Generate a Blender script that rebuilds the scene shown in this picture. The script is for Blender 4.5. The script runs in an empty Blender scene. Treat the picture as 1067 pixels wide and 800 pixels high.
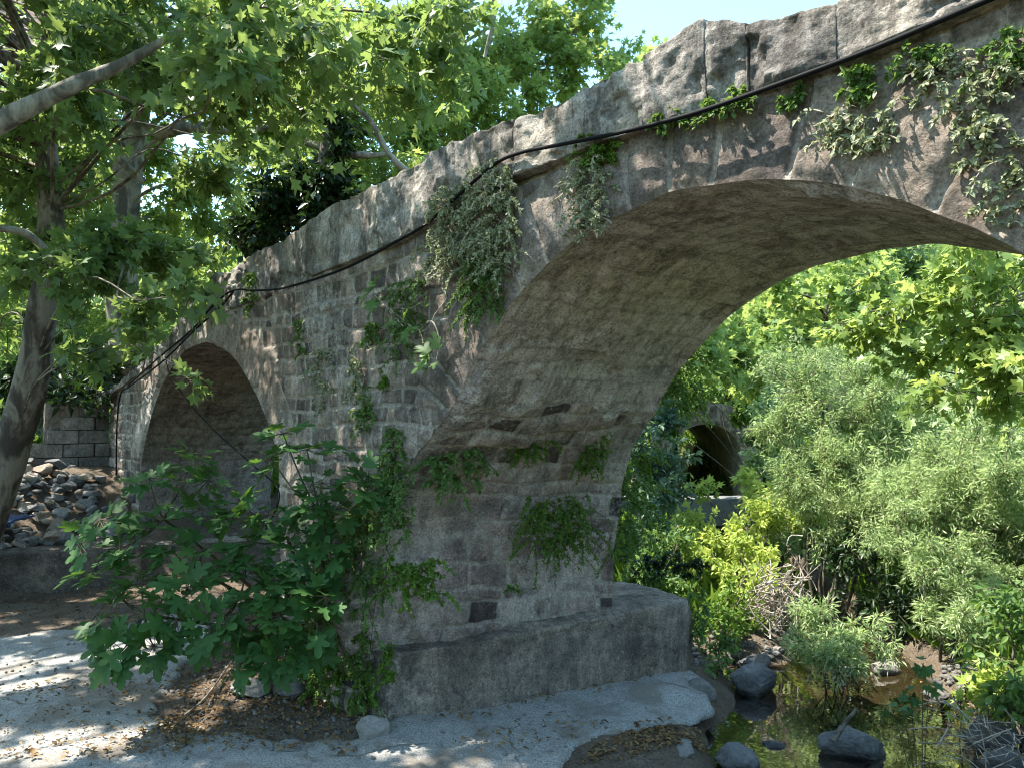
import bpy, math, random
import numpy as np
from mathutils import Vector
rng = np.random.default_rng(7)
random.seed(7)
scene = bpy.context.scene
C = scene.collection

# ------------------------------------------------------------------ camera model
# world: x along the bridge, y through it (front face at y=0), z up; eye 1.9 m up
PHI, PITCH, FPX, EYE = math.radians(51.44), math.radians(2.45), 800.0, 1.9
CAM = np.array([4.463, -2.486, EYE])
RGT = np.array([math.cos(PHI), math.sin(PHI), 0.0])
FWD = np.array([-math.sin(PHI), math.cos(PHI), 0.0])
def ray(px, py):
    x = (px - 533.5) / FPX; y = (400 - py) / FPX
    return x * RGT + (math.cos(PITCH) - y * math.sin(PITCH)) * FWD + np.array([0, 0, math.sin(PITCH) + y * math.cos(PITCH)])
def P(px, py, Z):
    d = ray(px, py); return CAM + d * (Z / (d @ FWD))
def FP(px, py, v=0.0):
    d = ray(px, py); return CAM + d * ((v - CAM[1]) / d[1])
def G(px, py, z=-0.06):
    d = ray(px, py); return CAM + d * ((z - EYE) / d[2])
def proj(p):
    q = np.asarray(p) - CAM
    f = q @ FWD; x = q @ RGT; z = q[2]
    c, s = math.cos(PITCH), math.sin(PITCH)
    dd = f * c + z * s; yy = -f * s + z * c
    return 533.5 + FPX * x / max(dd, 1e-3), 400 - FPX * yy / max(dd, 1e-3), dd

# ------------------------------------------------------------------ noise
def _h(ix, iy, iz, s):
    n = (ix.astype(np.int64) * 374761393 + iy.astype(np.int64) * 668265263 + iz.astype(np.int64) * 2147483647 + s * 974634777)
    n = (n ^ (n >> 13)) * 1274126177
    n = n & 0x7fffffff
    n = (n ^ (n >> 16)) * 1911520717 & 0x7fffffff
    return (n & 0xffff) / 65535.0
def noise3(p, scale=1.0, seed=0):
    p = np.asarray(p, float) * scale
    i = np.floor(p).astype(np.int64); f = p - i; f = f * f * (3 - 2 * f)
    out = 0
    for dx in (0, 1):
        for dy in (0, 1):
            for dz in (0, 1):
                w = (f[:, 0] if dx else 1 - f[:, 0]) * (f[:, 1] if dy else 1 - f[:, 1]) * (f[:, 2] if dz else 1 - f[:, 2])
                out = out + w * _h(i[:, 0] + dx, i[:, 1] + dy, i[:, 2] + dz, seed)
    return out
def fbm(p, scale=1.0, octv=4, seed=0, gain=0.5):
    a, s, t = 1.0, 0, 0
    p = np.asarray(p, float)
    for k in range(octv):
        s = s + a * (noise3(p, scale * 2.03 ** k, seed + k) - 0.5); t += a; a *= gain
    return s / t * 2            # about -1..1
def sstep(a, b, x):
    t = np.clip((x - a) / (b - a), 0, 1); return t * t * (3 - 2 * t)
def P3(x, y, z=0.0):
    x = np.asarray(x, float); return np.stack([x, np.broadcast_to(y, x.shape), np.broadcast_to(z, x.shape)], 1)

# ------------------------------------------------------------------ mesh helpers
class Geo:
    def __init__(s): s.V = []; s.F = []; s.n = 0; s.A = {}; s.cnt = []
    def add(s, V, F, mat=0, **attrs):
        V = np.asarray(V, float).reshape(-1, 3)
        if len(V) == 0: return
        s.V.append(V)
        for f in (F if isinstance(F, list) else [F]):
            f = np.asarray(f, np.int64)
            if f.size: s.F.append((f + s.n, mat))
        s.cnt.append((len(V), attrs)); s.n += len(V)
    def build(s, name, mats, parent=None, smooth=True):
        me = bpy.data.meshes.new(name)
        V = np.concatenate(s.V)
        me.vertices.add(len(V)); me.vertices.foreach_set('co', V.ravel())
        tot = [np.full(len(f), f.shape[1]) for f, m in s.F]; tot = np.concatenate(tot)
        loops = np.concatenate([f.ravel() for f, m in s.F])
        mi = np.concatenate([np.full(len(f), m) for f, m in s.F])
        me.loops.add(len(loops)); me.loops.foreach_set('vertex_index', loops.astype(np.int32))
        me.polygons.add(len(tot))
        st = np.concatenate([[0], np.cumsum(tot)[:-1]])
        me.polygons.foreach_set('loop_start', st.astype(np.int32))
        me.polygons.foreach_set('loop_total', tot.astype(np.int32))
        me.polygons.foreach_set('material_index', mi.astype(np.int32))
        me.polygons.foreach_set('use_smooth', np.full(len(tot), smooth))
        keys = set(k for n, a in s.cnt for k in a)
        for k in keys:
            arr = np.concatenate([np.broadcast_to(np.asarray(a.get(k, 0.5), float), (n,)) for n, a in s.cnt])
            at = me.attributes.new(k, 'FLOAT', 'POINT'); at.data.foreach_set('value', arr.astype(np.float32))
        for m in (mats if isinstance(mats, (list, tuple)) else [mats]): me.materials.append(m)
        me.update(); me.validate()
        o = bpy.data.objects.new(name, me); C.objects.link(o)
        if parent is not None: o.parent = parent; o.matrix_parent_inverse = parent.matrix_world.inverted()
        return o
def thing(name, label, cat, loc, group=None):
    o = bpy.data.objects.new(name, None); C.objects.link(o)
    o.location = Vector([float(q) for q in loc]); o.empty_display_size = 0.1
    o['label'] = label; o['category'] = cat
    if group: o['group'] = group
    bpy.context.view_layer.update()
    return o
def tag(o, label, cat, group=None):
    o['label'] = label; o['category'] = cat
    if group: o['group'] = group
    return o
def gridf(nu, nv, wrap=False):
    i, j = np.meshgrid(np.arange(nu - 1), np.arange(nv - (0 if wrap else 1)), indexing='ij')
    j2 = (j + 1) % nv
    return np.stack([(i * nv + j).ravel(), ((i + 1) * nv + j).ravel(), ((i + 1) * nv + j2).ravel(), (i * nv + j2).ravel()], 1)
def spline(pts, n):
    pts = np.asarray(pts, float)
    if len(pts) == 2: return pts[0] + (pts[1] - pts[0]) * np.linspace(0, 1, n)[:, None]
    e = np.vstack([2 * pts[0] - pts[1], pts, 2 * pts[-1] - pts[-2]])
    t = np.linspace(0, len(pts) - 1 - 1e-6, n); i = t.astype(int); f = (t - i)[:, None]
    a, b, c, d = e[i], e[i + 1], e[i + 2], e[i + 3]
    return .5 * (2 * b + (c - a) * f + (2 * a - 5 * b + 4 * c - d) * f ** 2 + (3 * b - a - 3 * c + d) * f ** 3)
def tube(geo, pts, rad, sides=8, mat=0, n=None, bump=0.0, seed=0, **attrs):
    pts = np.asarray(pts, float)
    if n is None: n = max(2, len(pts))
    Q = spline(pts, n)
    r = np.interp(np.linspace(0, 1, n), np.linspace(0, 1, len(np.atleast_1d(rad))), np.atleast_1d(rad)) if np.ndim(rad) else np.full(n, rad)
    T = np.gradient(Q, axis=0); T /= np.linalg.norm(T, axis=1)[:, None] + 1e-9
    ref = np.array([0.31, 0.2, 0.93]) if abs(T.mean(0)[2]) < .8 * np.linalg.norm(T.mean(0)) else np.array([0.9, 0.35, 0.1])
    A = np.cross(T, ref); A /= np.linalg.norm(A, axis=1)[:, None] + 1e-9
    B = np.cross(T, A)
    th = np.arange(sides) / sides * 2 * math.pi
    R = r[:, None] * np.ones(sides)
    if bump:
        c = Q[:, None, :] + (A[:, None, :] * np.cos(th)[None, :, None] + B[:, None, :] * np.sin(th)[None, :, None]) * r[:, None, None]
        R = R * (1 + bump * fbm(c.reshape(-1, 3), 2.2 / max(r.max(), .05) * .25, 3, seed).reshape(n, sides))
    V = Q[:, None, :] + (A[:, None, :] * np.cos(th)[None, :, None] + B[:, None, :] * np.sin(th)[None, :, None]) * R[:, :, None]
    F = [gridf(n, sides, True)]
    F.append(np.arange(sides)[None, ::-1]); F.append((np.arange(sides) + (n - 1) * sides)[None, :])
    geo.add(V.reshape(-1, 3), F, mat, **attrs)
    return Q

# ------------------------------------------------------------------ materials
class NT:
    def __init__(s, name):
        s.m = bpy.data.materials.new(name); s.m.use_nodes = True; s.t = s.m.node_tree; s.t.nodes.clear()
    def n(s, typ, ins=None, **props):
        nd = s.t.nodes.new(typ)
        for k, v in props.items(): setattr(nd, k, v)
        for k, v in (ins or {}).items():
            so = nd.inputs[k]
            if isinstance(v, bpy.types.NodeSocket): s.t.links.new(v, so)
            elif isinstance(v, bpy.types.Node): s.t.links.new(v.outputs[0], so)
            else:
                if isinstance(v, (tuple, list)) and len(v) == 3 and so.type == 'RGBA': v = (*v, 1)
                so.default_value = v
        return nd
    def noise(s, vec, scale, detail=4, rough=.55, dist=0.0):
        return s.n('ShaderNodeTexNoise', {'Vector': vec, 'Scale': scale, 'Detail': detail, 'Roughness': rough, 'Distortion': dist}).outputs[0]
    def ramp(s, fac, stops):
        r = s.n('ShaderNodeValToRGB', {'Fac': fac}); e = r.color_ramp.elements
        while len(e) < len(stops): e.new(.5)
        for el, (p, c) in zip(e, stops):
            el.position = p; el.color = (*c, 1) if isinstance(c, (tuple, list)) else (c, c, c, 1)
        return r.outputs[0]
    def mix(s, fac, a, b, mode='MIX'):
        m = s.n('ShaderNodeMix', data_type='RGBA', blend_type=mode)
        for k, v in ((0, fac), (6, a), (7, b)):
            so = m.inputs[k]
            if isinstance(v, bpy.types.NodeSocket): s.t.links.new(v, so)
            else: so.default_value = (*v, 1) if isinstance(v, (tuple, list)) else v
        return m.outputs[2]
    def math(s, op, a, b=0.0):
        m = s.n('ShaderNodeMath', operation=op)
        for k, v in ((0, a), (1, b)):
            if isinstance(v, bpy.types.NodeSocket): s.t.links.new(v, m.inputs[k])
            else: m.inputs[k].default_value = v
        return m.outputs[0]
    def attr(s, name): return s.n('ShaderNodeAttribute', attribute_name=name).outputs['Fac']
    def pos(s): return s.n('ShaderNodeNewGeometry').outputs['Position']
    def mapv(s, vec, sc): return s.n('ShaderNodeMapping', {'Vector': vec, 'Scale': sc}).outputs[0]
    def out(s, sh):
        o = s.n('ShaderNodeOutputMaterial'); s.t.links.new(sh, o.inputs['Surface']); return s.m

def leafmat(name, dark, mid, light, trans=(.25, .42, .04), amt=.38, rough=.42, spec=.4):
    m = NT(name)
    v = m.attr('var'); geo = m.n('ShaderNodeNewGeometry')
    nz = m.noise(geo.outputs['Position'], 1.3, 2)
    fac = m.math('ADD', m.math('MULTIPLY', v, .7), m.math('MULTIPLY', nz, .3))
    col = m.ramp(fac, [(0.12, dark), (.5, mid), (.88, light)])
    col = m.mix(m.math('MULTIPLY', m.noise(geo.outputs['Position'], 60, 2), .25), col, tuple(c * 1.5 for c in light))
    pr = m.n('ShaderNodeBsdfPrincipled', {'Base Color': col, 'Roughness': rough, 'Specular IOR Level': spec})
    tr = m.n('ShaderNodeBsdfTranslucent', {'Color': m.mix(.6, col, trans)})
    return m.out(m.n('ShaderNodeMixShader', {0: amt, 1: pr.outputs[0], 2: tr.outputs[0]}).outputs[0])
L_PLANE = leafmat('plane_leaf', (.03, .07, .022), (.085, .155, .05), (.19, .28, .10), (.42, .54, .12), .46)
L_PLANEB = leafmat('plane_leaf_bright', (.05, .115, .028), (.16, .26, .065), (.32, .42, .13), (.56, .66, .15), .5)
L_FIG = leafmat('fig_leaf', (.014, .045, .012), (.034, .095, .024), (.075, .16, .04), (.2, .38, .05), .28, .55, .28)
L_CREEP = leafmat('creeper_leaf', (.035, .08, .022), (.08, .16, .035), (.17, .27, .07), (.3, .45, .06), .36, .55)
L_GREY = leafmat('grey_sprig_leaf', (.08, .11, .055), (.22, .25, .13), (.45, .46, .30), (.28, .34, .10), .3, .6)
L_WILLOW = leafmat('willow_leaf', (.10, .16, .07), (.29, .40, .17), (.56, .65, .35), (.54, .67, .20), .42, .5)
L_YELLOW = leafmat('young_leaf', (.16, .25, .04), (.34, .44, .09), (.52, .60, .16), (.62, .70, .14), .5, .5)
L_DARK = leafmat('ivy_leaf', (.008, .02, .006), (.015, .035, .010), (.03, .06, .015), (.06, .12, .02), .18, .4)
L_BLUE = leafmat('bluish_leaf', (.04, .085, .05), (.08, .14, .085), (.15, .22, .14), (.2, .34, .12), .32, .5)
L_MOSS = leafmat('grassy_leaf', (.04, .09, .012), (.09, .17, .02), (.15, .25, .03), (.28, .42, .04), .35, .6)
L_LIT = leafmat('dry_leaf', (.07, .04, .02), (.16, .095, .045), (.30, .20, .09), (.3, .2, .08), .1, .8, .1)

def barkmat(name, dark, mid, pale, scale=6.0, patch=.5):
    m = NT(name); p = m.pos()
    a = m.noise(m.mapv(p, (1, 1, .5)), scale, 5, .6, .6)
    col = m.ramp(a, [(.40, dark), (.47, mid), (.49 + patch * .12, pale), (.85, pale)])
    f = m.noise(m.mapv(p, (1, 1, .3)), 45, 4)
    col = m.mix(.45, col, m.ramp(f, [(.3, dark), (.7, pale)]), 'OVERLAY')
    b = m.n('ShaderNodeBump', {'Strength': .6, 'Distance': .02, 'Height': m.math('ADD', a, m.math('MULTIPLY', f, .6))})
    return m.out(m.n('ShaderNodeBsdfPrincipled', {'Base Color': col, 'Roughness': .85, 'Normal': b}).outputs[0])
M_BARK = barkmat('plane_bark', (.06, .045, .035), (.135, .105, .08), (.29, .25, .20), 5)
M_BARKP = barkmat('pale_bark', (.12, .105, .085), (.24, .215, .175), (.38, .35, .29), 5, .3)
M_TWIG = barkmat('twig_bark', (.05, .04, .03), (.10, .085, .06), (.2, .18, .14), 12)
M_STEM = barkmat('green_stem', (.05, .06, .025), (.10, .10, .05), (.2, .16, .09), 15)
M_DRY = barkmat('dry_wood', (.16, .13, .10), (.32, .27, .22), (.5, .45, .38), 14, .3)

def stonemat(name, dark, mid, pale, mortar, warm=(.30, .235, .17), streak=.5, mort_amt=.8, bumpd=.02):
    m = NT(name); p = m.pos()
    sid = m.attr('sid'); edge = m.attr('edge'); lime = m.attr('lime')
    n1 = m.noise(p, 2.2, 5, .6); n2 = m.noise(p, 9, 5, .65); n3 = m.noise(p, 75, 5, .75); n4 = m.noise(p, 22, 7, .78)
    base = m.ramp(m.math('ADD', m.math('MULTIPLY', sid, .78), m.math('MULTIPLY', n2, .22)), [(.12, dark), (.42, mid), (.82, pale)])
    base = m.mix(m.ramp(n1, [(.44, 0), (.62, .65)]), base, warm)
    base = m.mix(m.ramp(sid, [(.05, .6), (.10, 0)]), base, (.06, .055, .058))
    base = m.mix(.55, base, m.ramp(m.noise(p, 4.5, 6, .7), [(.34, .12), (.5, .5), (.66, .88)]), 'OVERLAY')
    # mortar in joints and smeared over faces
    e2 = m.math('ADD', edge, m.math('MULTIPLY', m.math('SUBTRACT', n4, .5), .75))
    mo = m.math('MULTIPLY', m.ramp(e2, [(.3, 1), (.62, 0)]), mort_amt)
    col = m.mix(mo, base, m.mix(n2, tuple(c * .7 for c in mortar), tuple(c * 1.15 for c in mortar)))
    # lime wash patches
    lm = m.ramp(m.math('ADD', lime, m.math('MULTIPLY', m.math('SUBTRACT', n4, .5), .9)), [(.6, 0), (.78, .8)])
    col = m.mix(lm, col, m.mix(n2, (.36, .335, .30), (.60, .565, .51)))
    # dark run-off stains down the face and speckled lichen
    st = m.noise(m.mapv(p, (7, 7, 1.3)), 1.0, 6, .7, .3)
    col = m.mix(m.math('MULTIPLY', m.ramp(st, [(.46, 0), (.60, 1)]), streak), col, (.055, .05, .046))
    grime = m.ramp(m.noise(m.mapv(p, (1, 1, .7)), 1.9, 7, .72, .5), [(.47, 0), (.62, .5)])
    col = m.mix(grime, col, m.mix(.72, col, (.06, .052, .046)))
    col = m.mix(m.ramp(m.noise(p, 6.5, 7, .75, .3), [(.56, 0), (.63, .6)]), col, (.085, .072, .062))
    col = m.mix(m.ramp(n3, [(.30, .6), (.42, 0)]), col, (.07, .065, .06))
    col = m.mix(m.ramp(m.noise(p, 34, 3, .6), [(.62, 0), (.72, .5)]), col, (.42, .41, .37))
    col = m.mix(.55, col, m.ramp(n3, [(.36, .18), (.64, .82)]), 'OVERLAY')
    col = m.mix(.4, col, m.ramp(n4, [(.36, .2), (.64, .8)]), 'OVERLAY')
    pit = m.n('ShaderNodeTexVoronoi', {'Vector': p, 'Scale': 38.0}).outputs[0]
    h = m.math('ADD', m.math('MULTIPLY', n4, 1.0), m.math('MULTIPLY', n3, .45))
    h = m.math('ADD', h, m.math('MULTIPLY', m.ramp(pit, [(0, 0), (.3, 1)]), .25))
    b = m.n('ShaderNodeBump', {'Strength': .85, 'Distance': bumpd, 'Height': h})
    col = m.mix(1.0, col, (1.03, 1.0, .98), 'MULTIPLY')
    return m.out(m.n('ShaderNodeBsdfPrincipled', {'Base Color': col, 'Roughness': .92, 'Specular IOR Level': .15, 'Normal': b}).outputs[0])
M_FACE = stonemat('bridge_stone', (.08, .066, .064), (.20, .168, .15), (.42, .355, .30), (.56, .495, .42), (.34, .27, .21), streak=.3)
M_PARA = stonemat('parapet_stone', (.16, .148, .138), (.30, .28, .26), (.44, .41, .37), (.36, .34, .30), (.36, .31, .25), .75, .35)
M_PIER = stonemat('pier_stone', (.12, .088, .084), (.28, .222, .205), (.50, .42, .38), (.58, .52, .46), (.40, .29, .24), .22, .75)
M_FOOT = stonemat('footing_concrete', (.14, .12, .10), (.25, .215, .18), (.36, .315, .265), (.36, .32, .27), (.28, .225, .17), .42, .3)
M_BLOCK = stonemat('concrete_block', (.17, .165, .16), (.23, .225, .215), (.29, .28, .265), (.12, .115, .11), (.22, .2, .18), .35, .9)
def barrelmat(name, k):
    m = NT(name); p = m.pos()
    sid = m.attr('sid'); edge = m.attr('edge')
    n0 = m.noise(p, 1.1, 4, .6)
    st = m.noise(m.mapv(p, (1.1, 1.7, 1.1)), 4.0, 9, .78, .15)
    n2 = m.noise(p, 11, 8, .78, .8); n3 = m.noise(p, 80, 5, .75)
    col = m.ramp(m.math('ADD', m.math('MULTIPLY', st, .65), m.math('MULTIPLY', n2, .35)), [(.36, (.22, .20, .19)), (.46, (.46, .42, .39)), (.55, (.60, .56, .525)), (.66, (.72, .68, .64))])
    col = m.mix(m.ramp(n0, [(.45, 0), (.7, .45)]), col, (.44, .36, .32))
    col = m.mix(m.ramp(m.noise(p, 2.6, 5, .7), [(.56, 0), (.63, .5)]), col, (.17, .145, .13))
    wv = m.noise(m.mapv(p, (1.6, 2.6, 1.6)), 2.4, 6, .65, .8)
    cr = m.ramp(wv, [(.47, 0), (.495, 1), (.505, 1), (.53, 0)])
    col = m.mix(.7, col, m.ramp(n3, [(.36, .2), (.64, .82)]), 'OVERLAY')
    col = m.mix(.55, col, m.ramp(n2, [(.36, .22), (.64, .82)]), 'OVERLAY')
    col = m.mix(m.math('MULTIPLY', cr, .10), col, (.04, .033, .028))
    col = m.mix(m.ramp(n3, [(.36, .5), (.48, 0)]), col, (.06, .05, .042))
    col = m.mix(m.math('MULTIPLY', m.ramp(m.math('ADD', edge, m.math('MULTIPLY', m.math('SUBTRACT', n2, .5), 1.2)), [(.1, 1), (.6, 0)]), .34), col, (.13, .11, .095))
    lr = m.noise(m.mapv(p, (2.2, 6, .8)), 1.6, 6, .7)
    col = m.mix(m.ramp(lr, [(.56, 0), (.66, .55)]), col, (.62, .58, .52))
    col = m.mix(.45, col, m.ramp(sid, [(0, .25), (1, .75)]), 'OVERLAY')
    h = m.math('SUBTRACT', m.math('ADD', m.math('MULTIPLY', st, 1.2), m.math('ADD', m.math('MULTIPLY', n2, 1.0), m.math('MULTIPLY', n3, .4))), m.math('MULTIPLY', cr, .06))
    b = m.n('ShaderNodeBump', {'Strength': .75, 'Distance': .016, 'Height': h})
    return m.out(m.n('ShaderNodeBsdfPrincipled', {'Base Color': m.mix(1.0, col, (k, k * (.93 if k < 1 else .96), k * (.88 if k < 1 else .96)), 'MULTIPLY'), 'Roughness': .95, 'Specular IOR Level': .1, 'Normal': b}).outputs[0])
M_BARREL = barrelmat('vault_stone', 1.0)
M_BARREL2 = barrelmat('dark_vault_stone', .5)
def concretemat(name, a, b_, crack=.6):
    m = NT(name); p = m.pos()
    n1 = m.noise(p, 1.4, 5, .6); n2 = m.noise(p, 8, 5, .65); n3 = m.noise(p, 90, 3, .7)
    col = m.mix(n1, a, b_)
    col = m.mix(m.ramp(n2, [(.5, 0), (.72, .6)]), col, tuple(c * .55 for c in a))
    col = m.mix(m.ramp(n3, [(.3, .7), (.45, 0)]), col, tuple(c * .4 for c in a))
    col = m.mix(m.ramp(m.noise(p, 120, 2, .6), [(.6, 0), (.7, .6)]), col, tuple(min(1, c * 1.6) for c in b_))
    w = m.n('ShaderNodeVectorMath', {0: p, 1: m.n('ShaderNodeVectorMath', {0: m.n('ShaderNodeTexNoise', {'Vector': p, 'Scale': 2.5, 'Detail': 5.0}).outputs[1], 1: (.5, .5, .5)}, operation='MULTIPLY').outputs[0]}, operation='ADD').outputs[0]
    vo = m.n('ShaderNodeTexVoronoi', {'Vector': m.mapv(w, (1, 1, 0)), 'Scale': 1.1}, feature='DISTANCE_TO_EDGE').outputs[0]
    col = m.mix(.6, col, m.ramp(n3, [(.36, .22), (.64, .8)]), 'OVERLAY')
    ck = m.math('MULTIPLY', m.math('MULTIPLY', m.ramp(vo, [(0, 1), (.016, 0)]), m.ramp(n1, [(.42, 0), (.55, 1)])), crack)
    so_ = m.noise(p, 1.9, 6, .68, .4)
    col = m.mix(m.ramp(so_, [(.50, 0), (.60, .75 if crack > .5 else 0)]), col, m.mix(n2, (.12, .095, .07), (.26, .22, .175)))
    col = m.mix(ck, col, (.04, .036, .03))
    h = m.math('SUBTRACT', m.math('ADD', m.math('MULTIPLY', n2, .7), m.math('MULTIPLY', n3, .5)), m.math('MULTIPLY', ck, .8))
    b = m.n('ShaderNodeBump', {'Strength': .6, 'Distance': .012, 'Height': h})
    return m.out(m.n('ShaderNodeBsdfPrincipled', {'Base Color': col, 'Roughness': .9, 'Specular IOR Level': .2, 'Normal': b}).outputs[0])
M_PAVE = concretemat('pavement_concrete', (.235, .23, .212), (.35, .342, .318))
M_RUBCON = concretemat('rubble_concrete', (.15, .145, .14), (.24, .232, .22), .2)
def dirtmat():
    m = NT('ground_soil'); p = m.pos()
    n1 = m.noise(p, .8, 5, .6); n2 = m.noise(p, 5, 6, .65); n3 = m.noise(p, 45, 4, .7)
    col = m.ramp(m.math('ADD', m.math('MULTIPLY', n1, .5), m.math('MULTIPLY', n2, .5)), [(.3, (.085, .062, .045)), (.5, (.16, .122, .09)), (.68, (.25, .205, .155))])
    col = m.mix(m.ramp(n3, [(.33, .8), (.5, 0)]), col, (.05, .038, .028))
    col = m.mix(m.ramp(m.noise(p, 70, 2, .5), [(.62, 0), (.7, .6)]), col, (.34, .30, .25))
    far = m.attr('far')
    col = m.mix(far, col, m.mix(n2, (.045, .07, .02), (.12, .13, .05)))
    wet = m.attr('wet')
    col = m.mix(m.math('MULTIPLY', wet, .75), col, m.mix(n2, (.07, .055, .035), (.21, .165, .105)))
    b = m.n('ShaderNodeBump', {'Strength': .95, 'Distance': .06, 'Height': m.math('ADD', n2, m.math('MULTIPLY', n3, .6))})
    return m.out(m.n('ShaderNodeBsdfPrincipled', {'Base Color': col, 'Roughness': .95, 'Specular IOR Level': .1, 'Normal': b}).outputs[0])
M_SOIL = dirtmat()
def rockmat(name, a, b_, c_):
    m = NT(name); p = m.pos()
    n1 = m.noise(p, 4, 5, .6); n3 = m.noise(p, 40, 5, .7)
    col = m.ramp(m.math('ADD', m.math('MULTIPLY', n1, .6), m.math('MULTIPLY', n3, .4)), [(.3, a), (.5, b_), (.7, c_)])
    z = m.n('ShaderNodeSeparateXYZ', {0: p}).outputs[2]
    wet = m.n('ShaderNodeMapRange', {'Value': m.math('ADD', z, m.math('MULTIPLY', n3, .05)), 'From Min': -.175, 'From Max': -.125, 'To Min': 1.0, 'To Max': 0.0}).outputs[0]
    col = m.mix(m.math('MULTIPLY', wet, .72), col, (.018, .018, .015))
    b = m.n('ShaderNodeBump', {'Strength': .8, 'Distance': .03, 'Height': m.math('ADD', n1, m.math('MULTIPLY', n3, .6))})
    return m.out(m.n('ShaderNodeBsdfPrincipled', {'Base Color': col, 'Roughness': m.math('SUBTRACT', .78, m.math('MULTIPLY', wet, .5)), 'Specular IOR Level': .3, 'Normal': b}).outputs[0])
M_ROCK = rockmat('stream_rock', (.06, .06, .062), (.13, .13, .13), (.23, .225, .22))
M_ROCKP = rockmat('pale_rock', (.15, .135, .12), (.26, .24, .215), (.40, .375, .34))
M_GRAV = rockmat('gravel_stone', (.08, .075, .068), (.17, .16, .145), (.30, .285, .26))
M_BOUL = rockmat('tan_boulder', (.19, .145, .105), (.30, .24, .18), (.42, .36, .29))
def simple(name, col, rough=.5, spec=.5):
    m = NT(name); n = m.noise(m.pos(), 30, 3)
    c = m.mix(n, tuple(q * .75 for q in col), tuple(q * 1.2 for q in col))
    return m.out(m.n('ShaderNodeBsdfPrincipled', {'Base Color': c, 'Roughness': rough, 'Specular IOR Level': spec}).outputs[0])
M_CABLE = simple('black_plastic', (.008, .008, .009), .7, .12)
M_BLUEP = simple('blue_plastic', (.02, .07, .22), .35)
def watermat():
    m = NT('stream_water'); p = m.pos()
    n = m.noise(m.mapv(p, (1, 1, 1)), 3.5, 3, .5); n2 = m.noise(p, 16, 2, .5)
    b = m.n('ShaderNodeBump', {'Strength': .16, 'Distance': .02, 'Height': m.math('ADD', n, m.math('MULTIPLY', n2, .2))})
    fr = m.n('ShaderNodeFresnel', {'IOR': 1.45, 'Normal': b})
    gl = m.n('ShaderNodeBsdfGlossy', {'Color': (1, 1, 1), 'Roughness': .015, 'Normal': b})
    tr = m.n('ShaderNodeBsdfTransparent', {'Color': (.62, .60, .48)})
    return m.out(m.n('ShaderNodeMixShader', {0: m.math('MINIMUM', m.math('ADD', m.math('MULTIPLY', fr.outputs[0], 1.7), .1), 1.0), 1: tr.outputs[0], 2: gl.outputs[0]}).outputs[0])
M_WATER = watermat()

# ------------------------------------------------------------------ signed distances
def sd_polyline(p, q):
    best = np.full(len(p), 1e9); 
    for a, b in zip(q[:-1], q[1:]):
        ab = b - a; t = np.clip(((p - a) @ ab) / (ab @ ab + 1e-12), 0, 1)
        best = np.minimum(best, ((p - a - t[:, None] * ab) ** 2).sum(1))
    return np.sqrt(best)
def sd_poly(p, q):
    q = np.asarray(q, float); c = np.vstack([q, q[:1]])
    d = sd_polyline(p, c); ins = np.zeros(len(p), bool)
    for a, b in zip(c[:-1], c[1:]):
        cond = (a[1] > p[:, 1]) != (b[1] > p[:, 1])
        xs = (b[0] - a[0]) * (p[:, 1] - a[1]) / (b[1] - a[1] + 1e-12) + a[0]
        ins ^= cond & (p[:, 0] < xs)
    return np.where(ins, -d, d)
def cut_grid(f, x0, x1, y0, y1, res):
    """grid of the area where f>0, its rim moved on to f=0"""
    xs = np.linspace(x0, x1, int((x1 - x0) / res) + 1); ys = np.linspace(y0, y1, int((y1 - y0) / res) + 1)
    X, Y = np.meshgrid(xs, ys, indexing='ij'); p = np.stack([X.ravel(), Y.ravel()], 1)
    v = f(p); F = gridf(len(xs), len(ys))
    keep = v[F].max(1) > 0
    keep &= (v[F] > -res * .1).sum(1) >= 2
    F = F[keep]
    used = np.unique(F)
    near = used[np.abs(v[used]) < res * 1.6]
    cnt = np.bincount(F.ravel(), minlength=len(p))
    rim = near[(cnt[near] < 4)]
    for _ in range(2):
        q = p[rim]; e = 1e-3; v0 = f(q)
        g = np.stack([f(q + [e, 0]) - f(q - [e, 0]), f(q + [0, e]) - f(q - [0, e])], 1) / (2 * e)
        st = -g * (v0 / np.maximum((g ** 2).sum(1), .3))[:, None]
        L = np.linalg.norm(st, axis=1); st *= np.minimum(1, res * 1.2 / np.maximum(L, 1e-9))[:, None]
        p[rim] = q + st
    m = np.full(len(p), -1); m[used] = np.arange(len(used))
    return p[used], m[F], f(p[used])

# ------------------------------------------------------------------ leaf templates (length 1 along +y)
def fan(outline, fold=.18, droop=.25):
    o = np.asarray(outline, float)
    v = np.vstack([[0, .38], o]); z = np.abs(v[:, 0]) * fold - droop * v[:, 1] ** 2
    n = len(o); F = np.array([[0, 1 + i, 1 + (i + 1) % n] for i in range(n)])
    return np.c_[v, z], F
def polar(pts):
    return [(r * math.sin(math.radians(a)), .32 + r * math.cos(math.radians(a))) for a, r in pts]
_h5 = [(0, .68), (14, .40), (24, .30), (38, .44), (52, .58), (66, .40), (80, .27), (98, .40), (112, .46), (132, .30), (160, .26)]
T_PLANE = fan(polar(_h5 + [(-a, r) for a, r in _h5[:0:-1]]))
_f5 = [(0, .66), (11, .62), (20, .50), (26, .27), (36, .42), (48, .56), (60, .55), (68, .40), (78, .24), (96, .36), (110, .42), (126, .36), (150, .27)]
T_FIG = fan(polar(_f5 + [(-a, r) for a, r in _f5[:0:-1]]), .12, .22)
T_PLANE_LO = fan(polar([(0, .66), (26, .28), (50, .58), (78, .26), (112, .46), (165, .22), (-165, .22), (-112, .46), (-78, .26), (-50, .58), (-26, .28)]))
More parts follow.
